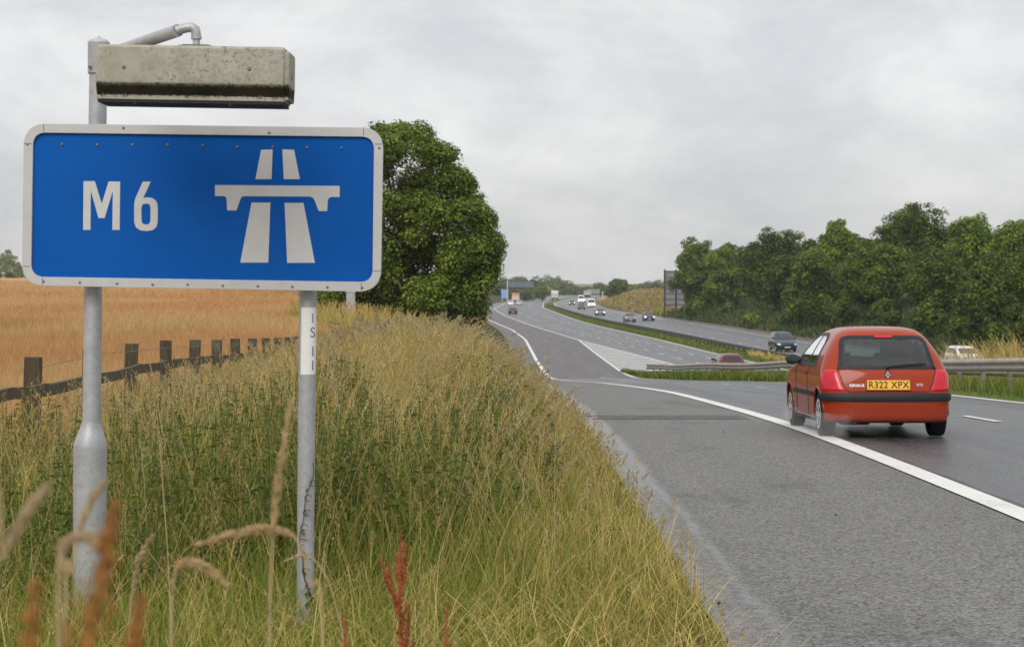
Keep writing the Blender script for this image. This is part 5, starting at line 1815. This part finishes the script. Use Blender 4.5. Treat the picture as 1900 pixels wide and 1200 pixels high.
def scatter(r, n, y0, y1, power, margin=0.9, xl=None):
    """points in the wedge the camera sees, left of the slip road"""
    u = r.random(n)
    y = y0 + (y1 - y0) * u ** power
    left = np.maximum(-HX / FPX * y - margin, np.interp(y, [0, 12, 40, 50, 75, 110], [-9, -3.75, -3.75, -4.6, -9.5, -12]))
    x = left + (SL(y) - left) * r.random(n)
    return x, y


GREEN = [(0.1071, 0.179, 0.0178), (0.207, 0.2753, 0.0332), (0.3568, 0.3923, 0.0663)]
OLIVE = [(0.1602, 0.1858, 0.026), (0.3056, 0.2859, 0.052), (0.4658, 0.3931, 0.0936)]
STRAW = [(0.3849, 0.2807, 0.0733), (0.5774, 0.4304, 0.1298), (0.7698, 0.6112, 0.237)]
PALE = [(0.40, 0.33, 0.17), (0.52, 0.45, 0.27)]
HEADC = [(0.275, 0.189, 0.06), (0.407, 0.297, 0.105), (0.363, 0.243, 0.11), (0.528, 0.4212, 0.19)]
r = np.random.default_rng(11)
G = Grass()


def hfac(x, y):
    """how tall the sward stands, 0..1"""
    d = SL(y) - x
    edge = np.interp(d, [0, 0.5, 1.3, 2.4], [0.16, 0.36, 0.72, 1.0])
    near = sstep(7.0, 10.5, y)
    fence = 1 - np.interp(y, [14, 22, 40, 46], [0.20, 0.31, 0.31, 0.0]) * sstep(-1.5, -2.6, x)
    return edge * (0.44 + 0.56 * near) * fence


def patchy(x, y): return vnoise(x * 0.8 + 7, y * 0.8 + 3)

# green and olive blades, three depth zones
for (n, y0, y1, pw, wmin) in ((60000, 3.0, 13, 0.9, 0.0055), (44000, 12, 30, 0.8, 0.009), (24000, 28, 105, 0.8, 0.018)):
    x, y = scatter(r, n, y0, y1, pw)
    d = SL(y) - x
    z = left_z(x, y) - 0.02
    h = hfac(x, y) * (0.45 + 0.55 * r.random(n)) * 0.85
    w = np.maximum(wmin, y * 0.0005) * (0.7 + 0.8 * r.random(n))
    pch = patchy(x, y)
    gr = mixcol(r, n, GREEN); ol = mixcol(r, n, OLIVE); stw = mixcol(r, n, STRAW)
    edge = sstep(1.2, 0.2, d)[:, None]
    far_ = sstep(11, 26, y)[:, None]
    pick = r.random((n, 1))
    tip = np.where(pick < 0.70 * (1 - 0.75 * far_) * (1 - edge * 0.40), gr, np.where(pick < 0.84 - 0.25 * edge - 0.16 * far_, ol, stw))
    base = np.where(pick < 0.85, mixcol(r, n, GREEN) * 0.6, ol * 0.8)  # bases darkened: shade low in the sward painted into the blades
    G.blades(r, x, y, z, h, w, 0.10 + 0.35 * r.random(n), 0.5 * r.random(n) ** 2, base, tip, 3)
# flowering stems
for (n, y0, y1, pw, k) in ((2100, 4.6, 12.5, 0.85, 1.0), (6500, 11.5, 30, 0.85, 1.6), (6500, 28, 100, 0.8, 2.6)):
    x, y = scatter(r, n, y0, y1, pw)
    keep = r.random(n) < np.where(y < 8.5, 0.35, 1.0) * (0.45 + 0.55 * sstep(0.1, 1.0, SL(y) - x))
    x, y = x[keep], y[keep]; N = len(x)
    z = left_z(x, y)
    h = (0.55 + 0.45 * r.random(N)) * (0.16 + 1.02 * hfac(x, y)) * np.where(y < 9, 0.95, 1.0)
    w = np.maximum(0.0028, y * 0.00028) * np.ones(N)
    G.stems(r, x, y, z, h, w, 0.05 + 0.22 * r.random(N), 0.05 + 0.35 * r.random(N) ** 2, mixcol(r, N, OLIVE), mixcol(r, N, STRAW),
            0.16 + 0.14 * r.random(N), 16 if k < 2 else 11, 0.020 * k * (0.8 + 0.5 * r.random(N)), 0.0046 * k * np.ones(N), 0.012 + 0.045 * r.random(N) ** 1.5, mixcol(r, N, HEADC))
# pale dead stalks
n = 1500
x, y = scatter(r, n, 5.5, 24, 0.9)
z = left_z(x, y)
h = (0.5 + 0.55 * r.random(n)) * (0.4 + 0.6 * hfac(x, y))
G.blades(r, x, y, z, h, np.maximum(0.004, y * 0.0004), 0.1 + 0.6 * r.random(n), 0.3 * r.random(n), mixcol(r, n, STRAW), mixcol(r, n, PALE), 3)
# big nodding panicles standing clear of the sward
n = 1500
x, y = scatter(r, n, 8.5, 45, 0.75)
keep = SL(y) - x > 0.5
x, y = x[keep], y[keep]; n = len(x)
G.stems(r, x, y, left_z(x, y), (0.85 + 0.4 * r.random(n)) * (0.25 + 0.75 * hfac(x, y)), np.maximum(0.004, y * 0.0004), 0.05 + 0.25 * r.random(n), 0.15 + 0.5 * r.random(n), mixcol(r, n, OLIVE), mixcol(r, n, PALE),
        0.2 + 0.1 * r.random(n), 26, np.maximum(0.026, y * 0.0022) * (0.8 + 0.5 * r.random(n)), np.maximum(0.0055, y * 0.00050), 0.02 + 0.05 * r.random(n), mixcol(r, n, PALE) * 0.85)
# stems leaning against the fence
n = 260
y = 11.5 + 9 * r.random(n); x = -3.36 + 0.9 * r.random(n) ** 1.5
G.stems(r, x, y, left_z(x, y), 0.72 + 0.34 * r.random(n), np.maximum(0.003, y * 0.0003), 0.05 + 0.25 * r.random(n), 0.1 + 0.4 * r.random(n), mixcol(r, n, OLIVE), mixcol(r, n, PALE),
        0.2 + 0.12 * r.random(n), 18, np.maximum(0.024, y * 0.0016) * (0.8 + 0.5 * r.random(n)), np.maximum(0.005, y * 0.00040), 0.02 + 0.05 * r.random(n), mixcol(r, n, HEADC))
# dry lodged litter near the ground, nearest the lens
n = 6000
x, y = scatter(r, n, 4.2, 12, 0.9)
z = left_z(x, y)
h = 0.18 + 0.25 * r.random(n)
G.blades(r, x, y, z, h, np.full(n, 0.0045), 0.6 + 0.6 * r.random(n), 0.6 * r.random(n), mixcol(r, n, STRAW), mixcol(r, n, STRAW), 3)
G.build('tall_grass', 'tall seeding roadside grass, green below and straw coloured on top', 'grass')

# leafy dark weeds in drifts
W = Grass()
n = 8000
x, y = scatter(r, n, 7.9, 26, 0.85)
keep = (vnoise(x * 0.9 + 31, y * 0.55 + 12) > np.interp(y, [8, 10, 13, 22], [0.34, 0.22, 0.36, 0.56])) & (SL(y) - x > np.interp(y, [8, 11, 14], [2.0, 0.9, 0.6]))
x, y = x[keep], y[keep]; n = len(x)
h = (0.40 + 0.50 * r.random(n)) * hfac(x, y) * 1.15
W.leafy(r, x, y, left_z(x, y), h, 24, 0.105 * (0.7 + 0.6 * r.random(n)) * np.maximum(1, y / 14), (0.045, 0.085, 0.009), (0.20, 0.24, 0.028))
W.build('nettles', 'drifts of dark green leafy nettles and weeds among the tall grass', 'weeds')

# ripe wheat standing beyond the fence
Wh = Grass()
for n, y0, y1, k in ((50000, 14, 45, 1.0), (50000, 40, 130, 1.8), (30000, 120, 300, 3)):
    y = y0 + (y1 - y0) * r.random(n) ** 0.9
    left = -HX / FPX * y - 1
    right = -3.75 - 0.0 * y
    x = left + (right - left) * r.random(n)
    ok = left < right
    x, y = x[ok], y[ok]; N = len(x)
    z = left_z(x, y)
    h = 0.42 + 0.16 * r.random(N)
    c0 = mixcol(r, N, [(0.42, 0.225, 0.095), (0.46, 0.255, 0.11)]); c1 = mixcol(r, N, [(0.48, 0.265, 0.105), (0.54, 0.315, 0.135), (0.61, 0.385, 0.175)], 0.12)
    yw = y + 10 * (vnoise(x * 0.08, y * 0.2) - 0.5)
    gb = (sstep(46, 52, yw) * sstep(66, 58, yw) * 0.6 * sstep(-6, -10, x))[:, None]
    c1 = c1 * (1 - gb) + np.array([0.24, 0.21, 0.06]) * gb
    pp_ = (sstep(0.50, 0.72, vnoise(x * 0.16 + 5, y * 0.05 + 9)) * 0.75)[:, None]
    c1 = c1 * (1 - pp_) + np.array([0.60, 0.43, 0.20]) * pp_
    Wh.blades(r, x, y, z, h, np.maximum(0.007, y * 0.0005), 0.1 + 0.2 * r.random(N), 0.3 * r.random(N), c0, c1, 2)
Wh.build('wheat', 'ripe orange wheat standing in the field beyond the fence', 'wheat')

# short green grass on the nose and central reserve, taller dry grass behind the barrier
Nz = Grass()
n = 26000
y = 26 + 94 * r.random(n) ** 0.9
x = SRP(y) + 0.1 + (MLP(y) - SRP(y) - 0.2) * r.random(n)
d = x - SRP(y)
z = nose_z(x, y)
front = d < 1.5
h = np.where(front, 0.14 + 0.34 * r.random(n), 0.22 + 0.26 * r.random(n)) * np.interp(y, [26, 100, 120], [1, 1.1, 0.6])
tip = np.where((front & (r.random(n) < 0.9))[:, None], mixcol(r, n, [(0.07, 0.13, 0.015), (0.14, 0.21, 0.03), (0.20, 0.24, 0.05)]), mixcol(r, n, OLIVE))
Nz.blades(r, x, y, z, h, np.maximum(0.016, y * 0.0006), 0.2 + 0.3 * r.random(n), 0.3 * r.random(n), tip * 0.8, tip, 2)
n = 9000
y = 33 + 34 * r.random(n)
x = SRP(y) + 2.3 + 2.2 * r.random(n)
z = nose_z(x, y)
hgt = np.interp(x / y, [0.16, 0.225, 0.265], [0.45, 0.95, 1.45]) * (0.65 + 0.45 * r.random(n)) + np.clip(slip_z(y) - z, 0, 0.5)
Nz.stems(r, x, y, z, hgt, np.full(n, 0.012), 0.05 + 0.2 * r.random(n), 0.1 + 0.3 * r.random(n), mixcol(r, n, OLIVE), mixcol(r, n, STRAW), 0.2 + 0.15 * r.random(n), 10, np.full(n, 0.06), np.full(n, 0.014), 0.02 + 0.05 * r.random(n), mixcol(r, n, HEADC))
n = 26000
y = 112 + 380 * r.random(n) ** 0.8
x = MR(y) + 0.15 + 2.4 * r.random(n)
h = 0.18 + 0.3 * r.random(n)
tip = mixcol(r, n, [(0.09, 0.15, 0.02), (0.17, 0.22, 0.04), (0.24, 0.24, 0.07)])
Nz.blades(r, x, y, np.full(n, 0.05), h, y * 0.0008, 0.2 + 0.3 * r.random(n), 0.3 * r.random(n), tip * 0.85, tip, 2)
n = 420   # dry tuft at the near end of the central reserve
y = 116 + 26 * r.random(n)
x = MR(y) + 0.2 + 2.3 * r.random(n)
Nz.stems(r, x, y, np.full(n, 0.05), 0.40 + 0.4 * r.random(n), np.full(n, 0.03), 0.1 + 0.2 * r.random(n), 0.1 + 0.3 * r.random(n), mixcol(r, n, OLIVE), mixcol(r, n, STRAW), np.full(n, 0.3), 8, np.full(n, 0.16), np.full(n, 0.05), np.full(n, 0.1), mixcol(r, n, STRAW))
Nz.build('short_grass', 'short green grass of the nose and central reserve with dry tufts', 'grass')

# rough herbage on the right bank
Bk = Grass()
for n, y0, y1 in ((34000, 118, 330), (22000, 320, 560)):
    y = y0 + (y1 - y0) * r.random(n)
    d = 0.9 + (24 if y0 < 300 else 34) * r.random(n) ** 1.2
    x = RR(y) + d
    z = right_z(x, y)
    h = (0.35 + 0.75 * r.random(n) ** 2) * (1.0 if y0 < 300 else 1.1)
    pn = vnoise(x * 0.15, y * 0.08)[:, None] + 0.3 * (r.random((n, 1)) - 0.5)
    gcol = mixcol(r, n, [(0.04, 0.07, 0.014), (0.08, 0.115, 0.025), (0.13, 0.15, 0.045)]); dcol = mixcol(r, n, [(0.17, 0.15, 0.055), (0.28, 0.21, 0.09)])
    dry = mixcol(r, n, [(0.22, 0.18, 0.06), (0.34, 0.25, 0.11), (0.42, 0.31, 0.14)])
    tip = np.where(pn > 0.80, dcol, gcol) if y0 < 300 else np.where(pn > 0.36, dry, mixcol(r, n, OLIVE))
    Bk.blades(r, x, y, z, h, y * 0.0013, 0.2 + 0.3 * r.random(n), 0.3 * r.random(n), tip * 0.85, tip, 2)
Bk.build('bank_grass', 'rough grass and herbage on the far bank, golden farther off', 'grass')
# ------------------------------------------------------------------ single plants close to the lens
M['dock'] = simple('rust_red_dock', (0.29, 0.075, 0.022), 0.8, 0, 0.4, 40)
M['dock_brown'] = simple('brown_dock', (0.30, 0.125, 0.022), 0.8, 0, 0.4, 40)
M['straw_stalk'] = simple('straw_stalk', (0.42, 0.32, 0.16), 0.8, 0, 0.2, 30)
M['seed_head'] = simple('tan_seed_head', (0.40, 0.28, 0.13), 0.85, 0, 0.3, 60)
M['seed_head_pale'] = simple('pale_seed_head', (0.36, 0.27, 0.145), 0.85, 0, 0.3, 60)
M['green_leaf'] = simple('green_leaf', (0.07, 0.11, 0.03), 0.6, 0, 0.3, 30)
M['vine_stem'] = simple('dark_vine', (0.045, 0.03, 0.02), 0.8)


def octa(mb, c, s, m=0):
    c = Vector(c); q = Matrix.Rotation(random.uniform(0, 6.28), 3, Vector((random.uniform(-1, 1), random.uniform(-1, 1), random.uniform(-1, 1.01))).normalized())
    vs = [c + q @ Vector(v) for v in ((s, 0, 0), (-s, 0, 0), (0, s, 0), (0, -s, 0), (0, 0, s * 1.2), (0, 0, -s * 1.2))]
    mb.add(vs, [(0, 2, 4), (2, 1, 4), (1, 3, 4), (3, 0, 4), (2, 0, 5), (1, 2, 5), (3, 1, 5), (0, 3, 5)], m)


def dock(label, base, top, mat, branches, seed, dens=1.0, group=None, size=0.0065, fat=1.0, brange=(0.5, 0.86)):
    random.seed(seed)
    base, top = Vector(base), Vector(top)
    o = empty('dock_plant', base)
    tag(o, label, 'plant', group)
    ax_ = top - base
    st = MB()
    pts = [Vector((0, 0, -0.03)), ax_ * 0.35 + Vector((0.01, 0, 0)), ax_ * 0.7 + Vector((-0.006, 0, 0)), ax_]
    st.tube(pts, [0.006, 0.005, 0.004, 0.0015], 7)
    se = MB()
    H = ax_.length
    def clothe(a, b, n, s0, s1, rad):
        for k in range(n):
            t = (k + random.random()) / n
            whorl = 0.55 + 0.45 * math.sin(t * H * 60)
            rr_ = rad * min(1.0, ((1 - t) * (b - a).length / 0.16) ** 0.8 + 0.06) * (0.5 + 0.5 * whorl)
            an = random.uniform(0, 6.28); q = rr_ * math.sqrt(random.random())
            c = a.lerp(b, t) + Vector((math.cos(an) * q, math.sin(an) * q, random.uniform(-0.004, 0.004)))
            octa(se, c, (s0 + (s1 - s0) * t) * random.uniform(0.6, 1.3))
    clothe(ax_ * 0.36, ax_, int(420 * dens), size, size * 0.55, 0.026 * fat)
    for k in range(branches):
        t = random.uniform(*brange)
        s_ = ax_ * t
        an = random.uniform(0, 6.28)
        L = H * random.uniform(0.14, 0.26) * (1.35 - t * 0.9)
        e = s_ + Vector((math.cos(an) * L * 0.42, math.sin(an) * L * 0.42, L))
        m_ = s_.lerp(e, 0.5) + Vector((math.cos(an), math.sin(an), 0)) * L * 0.10
        st.tube([s_, m_, e], [0.003, 0.002, 0.001], 5)
        clothe(s_.lerp(m_, 0.3), m_, int(60 * dens), size * 0.9, size * 0.8, 0.018 * fat)
        clothe(m_, e, int(80 * dens), size * 0.8, size * 0.5, 0.016 * fat)
    st.build('stalk', mat, o)
    se.build('seed_spike', mat, o)
    lf = MB()
    for k in range(5):
        an = random.uniform(0, 6.28); s_ = ax_ * random.uniform(0.05, 0.4); L = random.uniform(0.10, 0.2)
        d = Vector((math.cos(an), math.sin(an), 0)); n = Vector((-d.y, d.x, 0))
        lf.loft([[s_ + d * L * t + Vector((0, 0, L * (0.5 * t - 0.7 * t * t))) + n * w * L * 0.16 for w in (-1, 0, 1)] if t not in (0, 1) else [s_ + d * L * t + Vector((0, 0, L * (0.5 * t - 0.7 * t * t))) + n * w * 0.002 for w in (-1, 0, 1)] for t in (0, 0.3, 0.65, 1)], closed=False)
    lf.build('leaf', M['green_leaf'], o)
    return o


def gz(x, y): return float(left_z(x, y))


def dock_at(label, pxb, pyt, y, pxt, mat, nb, seed, dens=1.0, size=0.0065, fat=1.0):
    t = P(pxt, pyt, y)
    xb = (pxb - HX) / FPX * y
    return dock(label, (xb, y, gz(xb, y)), t, mat, nb, seed, dens, 'dock plants gone to seed', size, fat)


dock_at('rusty red dock spike in short green grass, right of the sign posts', 752, 985, 4.4, 744, M['dock'], 8, 1, 0.8, 0.005, 0.7)
dock_at('small rusty dock spray at the lower edge, left of the tall red dock', 660, 1135, 3.4, 640, M['dock'], 4, 2, 0.4, 0.004, 0.7)
dock_at('small rusty dock spray at the lower edge, right of the tall red dock', 812, 1115, 3.5, 830, M['dock'], 4, 3, 0.3, 0.004, 0.7)
dock_at('large blurred brown dock before the foot of the left post', -700, 935, 1.05, 216, M['dock_brown'], 9, 4, 2.4, 0.005, 1.1)
dock_at('lower blurred brown dock at the left of the bottom edge', -250, 1085, 1.1, 66, M['dock_brown'], 6, 5, 1.4, 0.005, 0.9)


def stalk(label, pts, head0, mat, seed, width=0.012, group='blurred grass heads close by', n=220, fork=False):
    """one seeding grass stalk through pixel points (px, py) at one depth; the head clothes the last part"""
    random.seed(seed)
    y = pts[0][2]
    W_ = [P(px, py, yy) for px, py, yy in pts]
    gx = W_[0].x
    base = Vector((gx, W_[0].y, gz(gx, W_[0].y)))
    o = empty('grass_stalk', base)
    tag(o, label, 'grass stalk', group)
    loc = [Vector((0, 0, -0.02))] + [w - base for w in W_]
    # smooth polyline
    fine = []
    m = len(loc)
    for i in range(m - 1):
        p0, p1, p2, p3 = loc[max(i - 1, 0)], loc[i], loc[i + 1], loc[min(i + 2, m - 1)]
        for k in range(8):
            t = k / 8
            fine.append(0.5 * ((2 * p1) + (p2 - p0) * t + (2 * p0 - 5 * p1 + 4 * p2 - p3) * t * t + (3 * p1 - p0 - 3 * p2 + p3) * t ** 3))
    fine.append(loc[-1])
    mb = MB(); mb.tube(fine, [0.0016] * len(fine), 6); mb.build('stalk', M['straw_stalk'], o)
    mb = MB()
    i0 = int(len(fine) * head0)
    hl = fine[i0:]
    for k in range(n):
        t = random.random()
        f = t * (len(hl) - 1); i = min(int(f), len(hl) - 2)
        c = hl[i].lerp(hl[i + 1], f - i); d = (hl[i + 1] - hl[i]).normalized()
        rad = 0.75 * width * math.sin(math.pi * min(0.98, 0.08 + 0.9 * t)) ** 0.6
        an = random.uniform(0, 6.28)
        a = d.cross(Vector((0, 1, 0.2))).normalized(); b = d.cross(a)
        rd = (a * math.cos(an) + b * math.sin(an))
        c = c + rd * rad * random.random()
        e = (d + rd * 0.5).normalized()
        L = 0.011 * random.uniform(0.7, 1.3); s_ = e.cross(Vector((random.random(), random.random(), 1))).normalized() * 0.0022
        u = e.cross(s_.normalized()) * 0.0018
        mb.add([c - e * L / 2, c + s_, c + u, c - s_, c - u, c + e * L / 2], [(0, 2, 1), (0, 3, 2), (0, 4, 3), (0, 1, 4), (5, 1, 2), (5, 2, 3), (5, 3, 4), (5, 4, 1)])
    mb.build('seed_head', mat, o)
    return o


stalk('tan grass head arching level just left of the right post', [(600, 1230, 2.4), (575, 1080, 2.4), (550, 1000, 2.4), (500, 982, 2.4), (430, 992, 2.4), (368, 1010, 2.4)], 0.52, M['seed_head'], 11, 0.0091, n=320)
stalk('tan grass head bent over to the right below the level one', [(318, 1230, 2.3), (320, 1100, 2.3), (332, 1052, 2.3), (362, 1042, 2.3), (395, 1062, 2.3), (420, 1086, 2.3)], 0.42, M['seed_head'], 12, 0.0082, n=260)
stalk('pale blurred grass head rising right from the left edge', [(-10, 1150, 1.4), (8, 1040, 1.4), (30, 985, 1.4), (58, 940, 1.4), (84, 905, 1.4)], 0.45, M['seed_head_pale'], 13, 0.0055, n=220)
stalk('pale drooping grass head crossing the foot of the left post', [(108, 1230, 1.6), (116, 1060, 1.6), (128, 1005, 1.6), (156, 994, 1.6), (186, 1012, 1.6)], 0.5, M['seed_head_pale'], 15, 0.0060, n=220)
stalk('slim grass head leaning right in front of the left post', [(120, 1240, 1.9), (134, 1060, 1.9), (150, 975, 1.9), (172, 925, 1.9), (198, 890, 1.9)], 0.55, M['seed_head_pale'], 16, 0.0044, n=160)
stalk('pinkish seed head rising between the brown dock and the bent head', [(238, 1230, 3.3), (250, 1080, 3.3), (262, 1030, 3.3), (283, 993, 3.3)], 0.45, M['seed_head_pale'], 18, 0.009, n=200)
stalk('tall thin straw stalk standing right of the left post', [(318, 1230, 5.4), (312, 1040, 5.4), (302, 900, 5.4), (297, 810, 5.4)], 0.78, M['seed_head_pale'], 19, 0.006, n=120)
stalk('blurred tan head slanting up beside the right post', [(500, 1240, 2.4), (505, 1020, 2.4), (510, 950, 2.4), (522, 850, 2.4), (540, 745, 2.4)], 0.50, M['seed_head'], 20, 0.0064, n=280)
stalk('grey feathery grass head leaning over the road edge', [(1030, 830, 9.0), (1040, 770, 9.0), (1055, 735, 9.0), (1066, 722, 9.0), (1082, 715, 9.0)], 0.55, M['seed_head_pale'], 21, 0.014, n=90)

stalk('thin pale stalk bowing left over the foot of the right post', [(640, 1240, 4.2), (622, 1120, 4.2), (600, 1060, 4.2), (566, 1030, 4.2), (530, 1040, 4.2)], 0.6, M['seed_head_pale'], 26, 0.006, n=110)
stalk('slender straw grass head rising high against the orange field', [(310, 900, 10.5), (292, 740, 10.5), (270, 640, 10.5), (252, 556, 10.5)], 0.72, M['seed_head_pale'], 28, 0.008, n=70)

# thin vine climbing the right post
V0 = Vector((P(566, 1110, YS).x, YS + PY - 0.06, gz(P(566, 1110, YS).x, YS)))
vine = empty('bindweed', V0)
tag(vine, 'thin leafy vine twisting up the lower right post', 'climbing plant')
mb = MB(); pts = []
H_ = P(570, 860, YS).z - V0.z
for k in range(90):
    t = k / 89; z = t * H_
    an = t * 16.0 + 0.6 * math.sin(t * 21)
    xx = (P(566.3 + (570 - 566.3) * t, 900, YS).x) - V0.x
    rr2 = rp + 0.007
    pts.append(Vector((xx + math.sin(an * 0.5) * rr2 * 0.6 - 0.008, 0.06 - math.sqrt(max(rr2 ** 2 - (math.sin(an * 0.5) * rr2 * 0.6 + 0.008) ** 2, 0)) - 0.002, z)))
mb.tube(pts, [0.0028] * 50 + [0.0018] * 40, 5)
for k in range(8):
    c = pts[30 + k * 7]
    ring_ = [c + Vector((math.cos(a) * 0.016 + 0.012, -0.004, math.sin(a) * 0.013)) for a in np.linspace(0.3, 5.2, 12)]
    mb.tube(ring_, 0.0016, 5)
mb.build('stem', M['vine_stem'], vine)
mb = MB(); random.seed(31)
for k in range(16):
    c = pts[6 + k * 2] if k < 10 else pts[26 + (k - 10) * 10]
    an = random.uniform(-1.4, 1.4); L = random.uniform(0.03, 0.055) * (1 if k < 11 else 0.5)
    d = Vector((math.sin(an) * 1.0, -0.35, random.uniform(-0.3, 0.2))).normalized(); n = d.cross(Vector((0, 1, 0))).normalized()
    mb.add([c, c + d * L * 0.25 + n * L * 0.5, c + d * L + Vector((0, 0, -L * 0.2)), c + d * L * 0.25 - n * L * 0.5], [(0, 1, 2, 3)])
mb.build('leaf', M['green_leaf'], vine)

# grit washed along the road edge
M['grit'] = simple('grit', (0.06, 0.055, 0.05), 0.9, 0, 0.5, 60)
mb = MB(); random.seed(5)
for k in range(120):
    y = 7.2 + 22 * random.random() ** 1.4
    x = float(SL(y)) + abs(random.gauss(0, 0.14)) + (random.random() * 2.6 if random.random() < 0.06 else 0) - 0.08
    octa(mb, (x, y, float(slip_z(y)) + 0.008), random.uniform(0.004, 0.013))
gr_ = mb.build('grit', M['grit'])
tag(gr_, 'loose dark grit scattered along the wet road edge', 'grit', kind='stuff')

# ------------------------------------------------------------------ air, sky, light, camera
def volume(name, mb, dens, col, label, cat):
    m = bpy.data.materials.new(name + '_volume'); m.use_nodes = True
    nt = m.node_tree
    nt.nodes.remove(nt.nodes['Principled BSDF'])
    v = nt.nodes.new('ShaderNodeVolumePrincipled')
    v.inputs['Color'].default_value = (*col, 1); v.inputs['Density'].default_value = dens
    v.inputs['Anisotropy'].default_value = 0.0
    nt.links.new(v.outputs[0], nt.nodes['Material Output'].inputs['Volume'])
    o = mb.build(name, m)
    tag(o, label, cat, kind='stuff')
    return o


# spray thrown up by the near side wheels of the red car
def spray(wx, wy, lab, sc):
    bm = bmesh.new(); bmesh.ops.create_icosphere(bm, subdivisions=3, radius=1.0)
    rs = np.random.default_rng(9)
    mb = MB()
    vs = []
    for v in bm.verts:
        k = 1 + 0.22 * math.sin(v.co.x * 5 + 1) * math.sin(v.co.z * 4 + 2) + 0.12 * math.sin(v.co.y * 9)
        p_ = Vector((v.co.x * 0.26, v.co.y * 0.75, v.co.z * 0.17 * (1.0 - 0.35 * v.co.y))) * k * sc
        vs.append(car.matrix_world @ (Vector((wx, wy, 0.155 * sc)) + p_))
    mb.add(vs, [tuple(q.index for q in f.verts) for f in bm.faces]); bm.free()
    volume('wheel_spray', mb, 0.24, (0.93, 0.93, 0.95), lab, 'spray')


bpy.context.view_layer.update()
spray(-0.74, AX_R - 0.42, 'pale road spray behind the left rear wheel of the red hatchback', 1.0)
spray(-0.76, AX_F - 0.45, 'pale road spray behind the left front wheel of the red hatchback', 0.9)
HAZE = 0.00014
mb = MB(); mb.box((0, 1480, 9.5), (3100, 3080, 24))
volume('haze', mb, HAZE, (0.92, 0.95, 1.0), 'thin pale haze hanging over the whole scene', 'haze')

w = bpy.data.worlds.new('World'); scene.world = w; w.use_nodes = True
nt = w.node_tree
bg = nt.nodes['Background']; out = nt.nodes['World Output']
sky = nt.nodes.new('ShaderNodeTexSky'); sky.sky_type = 'NISHITA'; sky.sun_disc = False
SUN_EL, SUN_AZ = R(41), R(196)
sky.sun_elevation = SUN_EL; sky.sun_rotation = SUN_AZ
nt.links.new(sky.outputs[0], bg.inputs[0]); bg.inputs[1].default_value = 0.09
tc = nt.nodes.new('ShaderNodeTexCoord')
sep = nt.nodes.new('ShaderNodeSeparateXYZ'); nt.links.new(tc.outputs['Generated'], sep.inputs[0])
zz = mathn(nt, 'ADD', mathn(nt, 'MAXIMUM', sep.outputs['Z'], 0.0), 0.22)
cx = mathn(nt, 'DIVIDE', sep.outputs['X'], zz); cy = mathn(nt, 'DIVIDE', sep.outputs['Y'], zz)
cmb = nt.nodes.new('ShaderNodeCombineXYZ'); nt.links.new(cx, cmb.inputs[0]); nt.links.new(cy, cmb.inputs[1])
mp = nt.nodes.new('ShaderNodeMapping'); nt.links.new(cmb.outputs[0], mp.inputs[0]); mp.inputs['Location'].default_value = (3.1, 1.7, 0.4)
mp2 = nt.nodes.new('ShaderNodeMapping'); nt.links.new(tc.outputs['Generated'], mp2.inputs[0]); mp2.inputs['Scale'].default_value = (1.0, 1.0, 2.1); mp2.inputs['Location'].default_value = (0.37, 0.2, 0.15)
n1 = noise(nt, mp2.outputs[0], 7.0, 10, 0.62, 0.22)
n2 = noise(nt, mp.outputs[0], 0.7, 4, 0.5, 0.3)
f = mathn(nt, 'ADD', mathn(nt, 'MULTIPLY', n1, 0.78), mathn(nt, 'MULTIPLY', n2, 0.22))
cloud = ramp(nt, f, [(0.37, (0.535, 0.543, 0.57)), (0.46, (0.60, 0.604, 0.62)), (0.53, (0.665, 0.665, 0.67)), (0.63, (0.755, 0.755, 0.75))])
# an overcast sky is about three times as bright overhead as at the horizon
up = maprange(nt, sep.outputs['Z'], 0.18, 1.0, 1.0, 1.55, True)
low = maprange(nt, sep.outputs['Z'], 0.0, 0.12, 0.80, 0.98, True)
bg2 = nt.nodes.new('ShaderNodeBackground')
nt.links.new(cloud, bg2.inputs[0]); nt.links.new(mathn(nt, 'MULTIPLY', up, low), bg2.inputs[1])
mx = nt.nodes.new('ShaderNodeMixShader'); mx.inputs[0].default_value = 0.93
nt.links.new(bg.outputs[0], mx.inputs[1]); nt.links.new(bg2.outputs[0], mx.inputs[2])
nt.links.new(mx.outputs[0], out.inputs[0])

sun = bpy.data.lights.new('sun', 'SUN'); sun.energy = 1.5; sun.angle = R(36); sun.color = (1.0, 0.96, 0.90)
so = bpy.data.objects.new('sun', sun); COL.objects.link(so)
# light travels from behind the camera's left shoulder
d = Vector((math.sin(SUN_AZ) * math.cos(SUN_EL), math.cos(SUN_AZ) * math.cos(SUN_EL), math.sin(SUN_EL)))
so.rotation_euler = d.to_track_quat('Z', 'Y').to_euler()

cam = bpy.data.cameras.new('camera')
co = bpy.data.objects.new('camera', cam); COL.objects.link(co)
co.location = (0, 0, EYE); co.rotation_euler = (R(90), 0, 0)
cam.sensor_width = 36.0; cam.lens = FPX / 1900 * 36.0
cam.shift_y = -(600 - HY) / 1900.0
cam.clip_start = 0.1; cam.clip_end = 8000
cam.dof.use_dof = True; cam.dof.focus_distance = 12.0; cam.dof.aperture_fstop = 8.0
scene.camera = co
scene.view_settings.view_transform = 'Standard'; scene.view_settings.look = 'None'
scene.view_settings.exposure = 0.30; scene.view_settings.gamma = 1.0
scene.cycles.use_denoising = True
try: scene.cycles.denoiser = 'OPENIMAGEDENOISE'
except Exception: pass
scene.cycles.max_bounces = 8; scene.cycles.transparent_max_bounces = 12; scene.cycles.volume_bounces = 1
scene.cycles.use_adaptive_sampling = True
scene.cycles.adaptive_threshold = 0.01
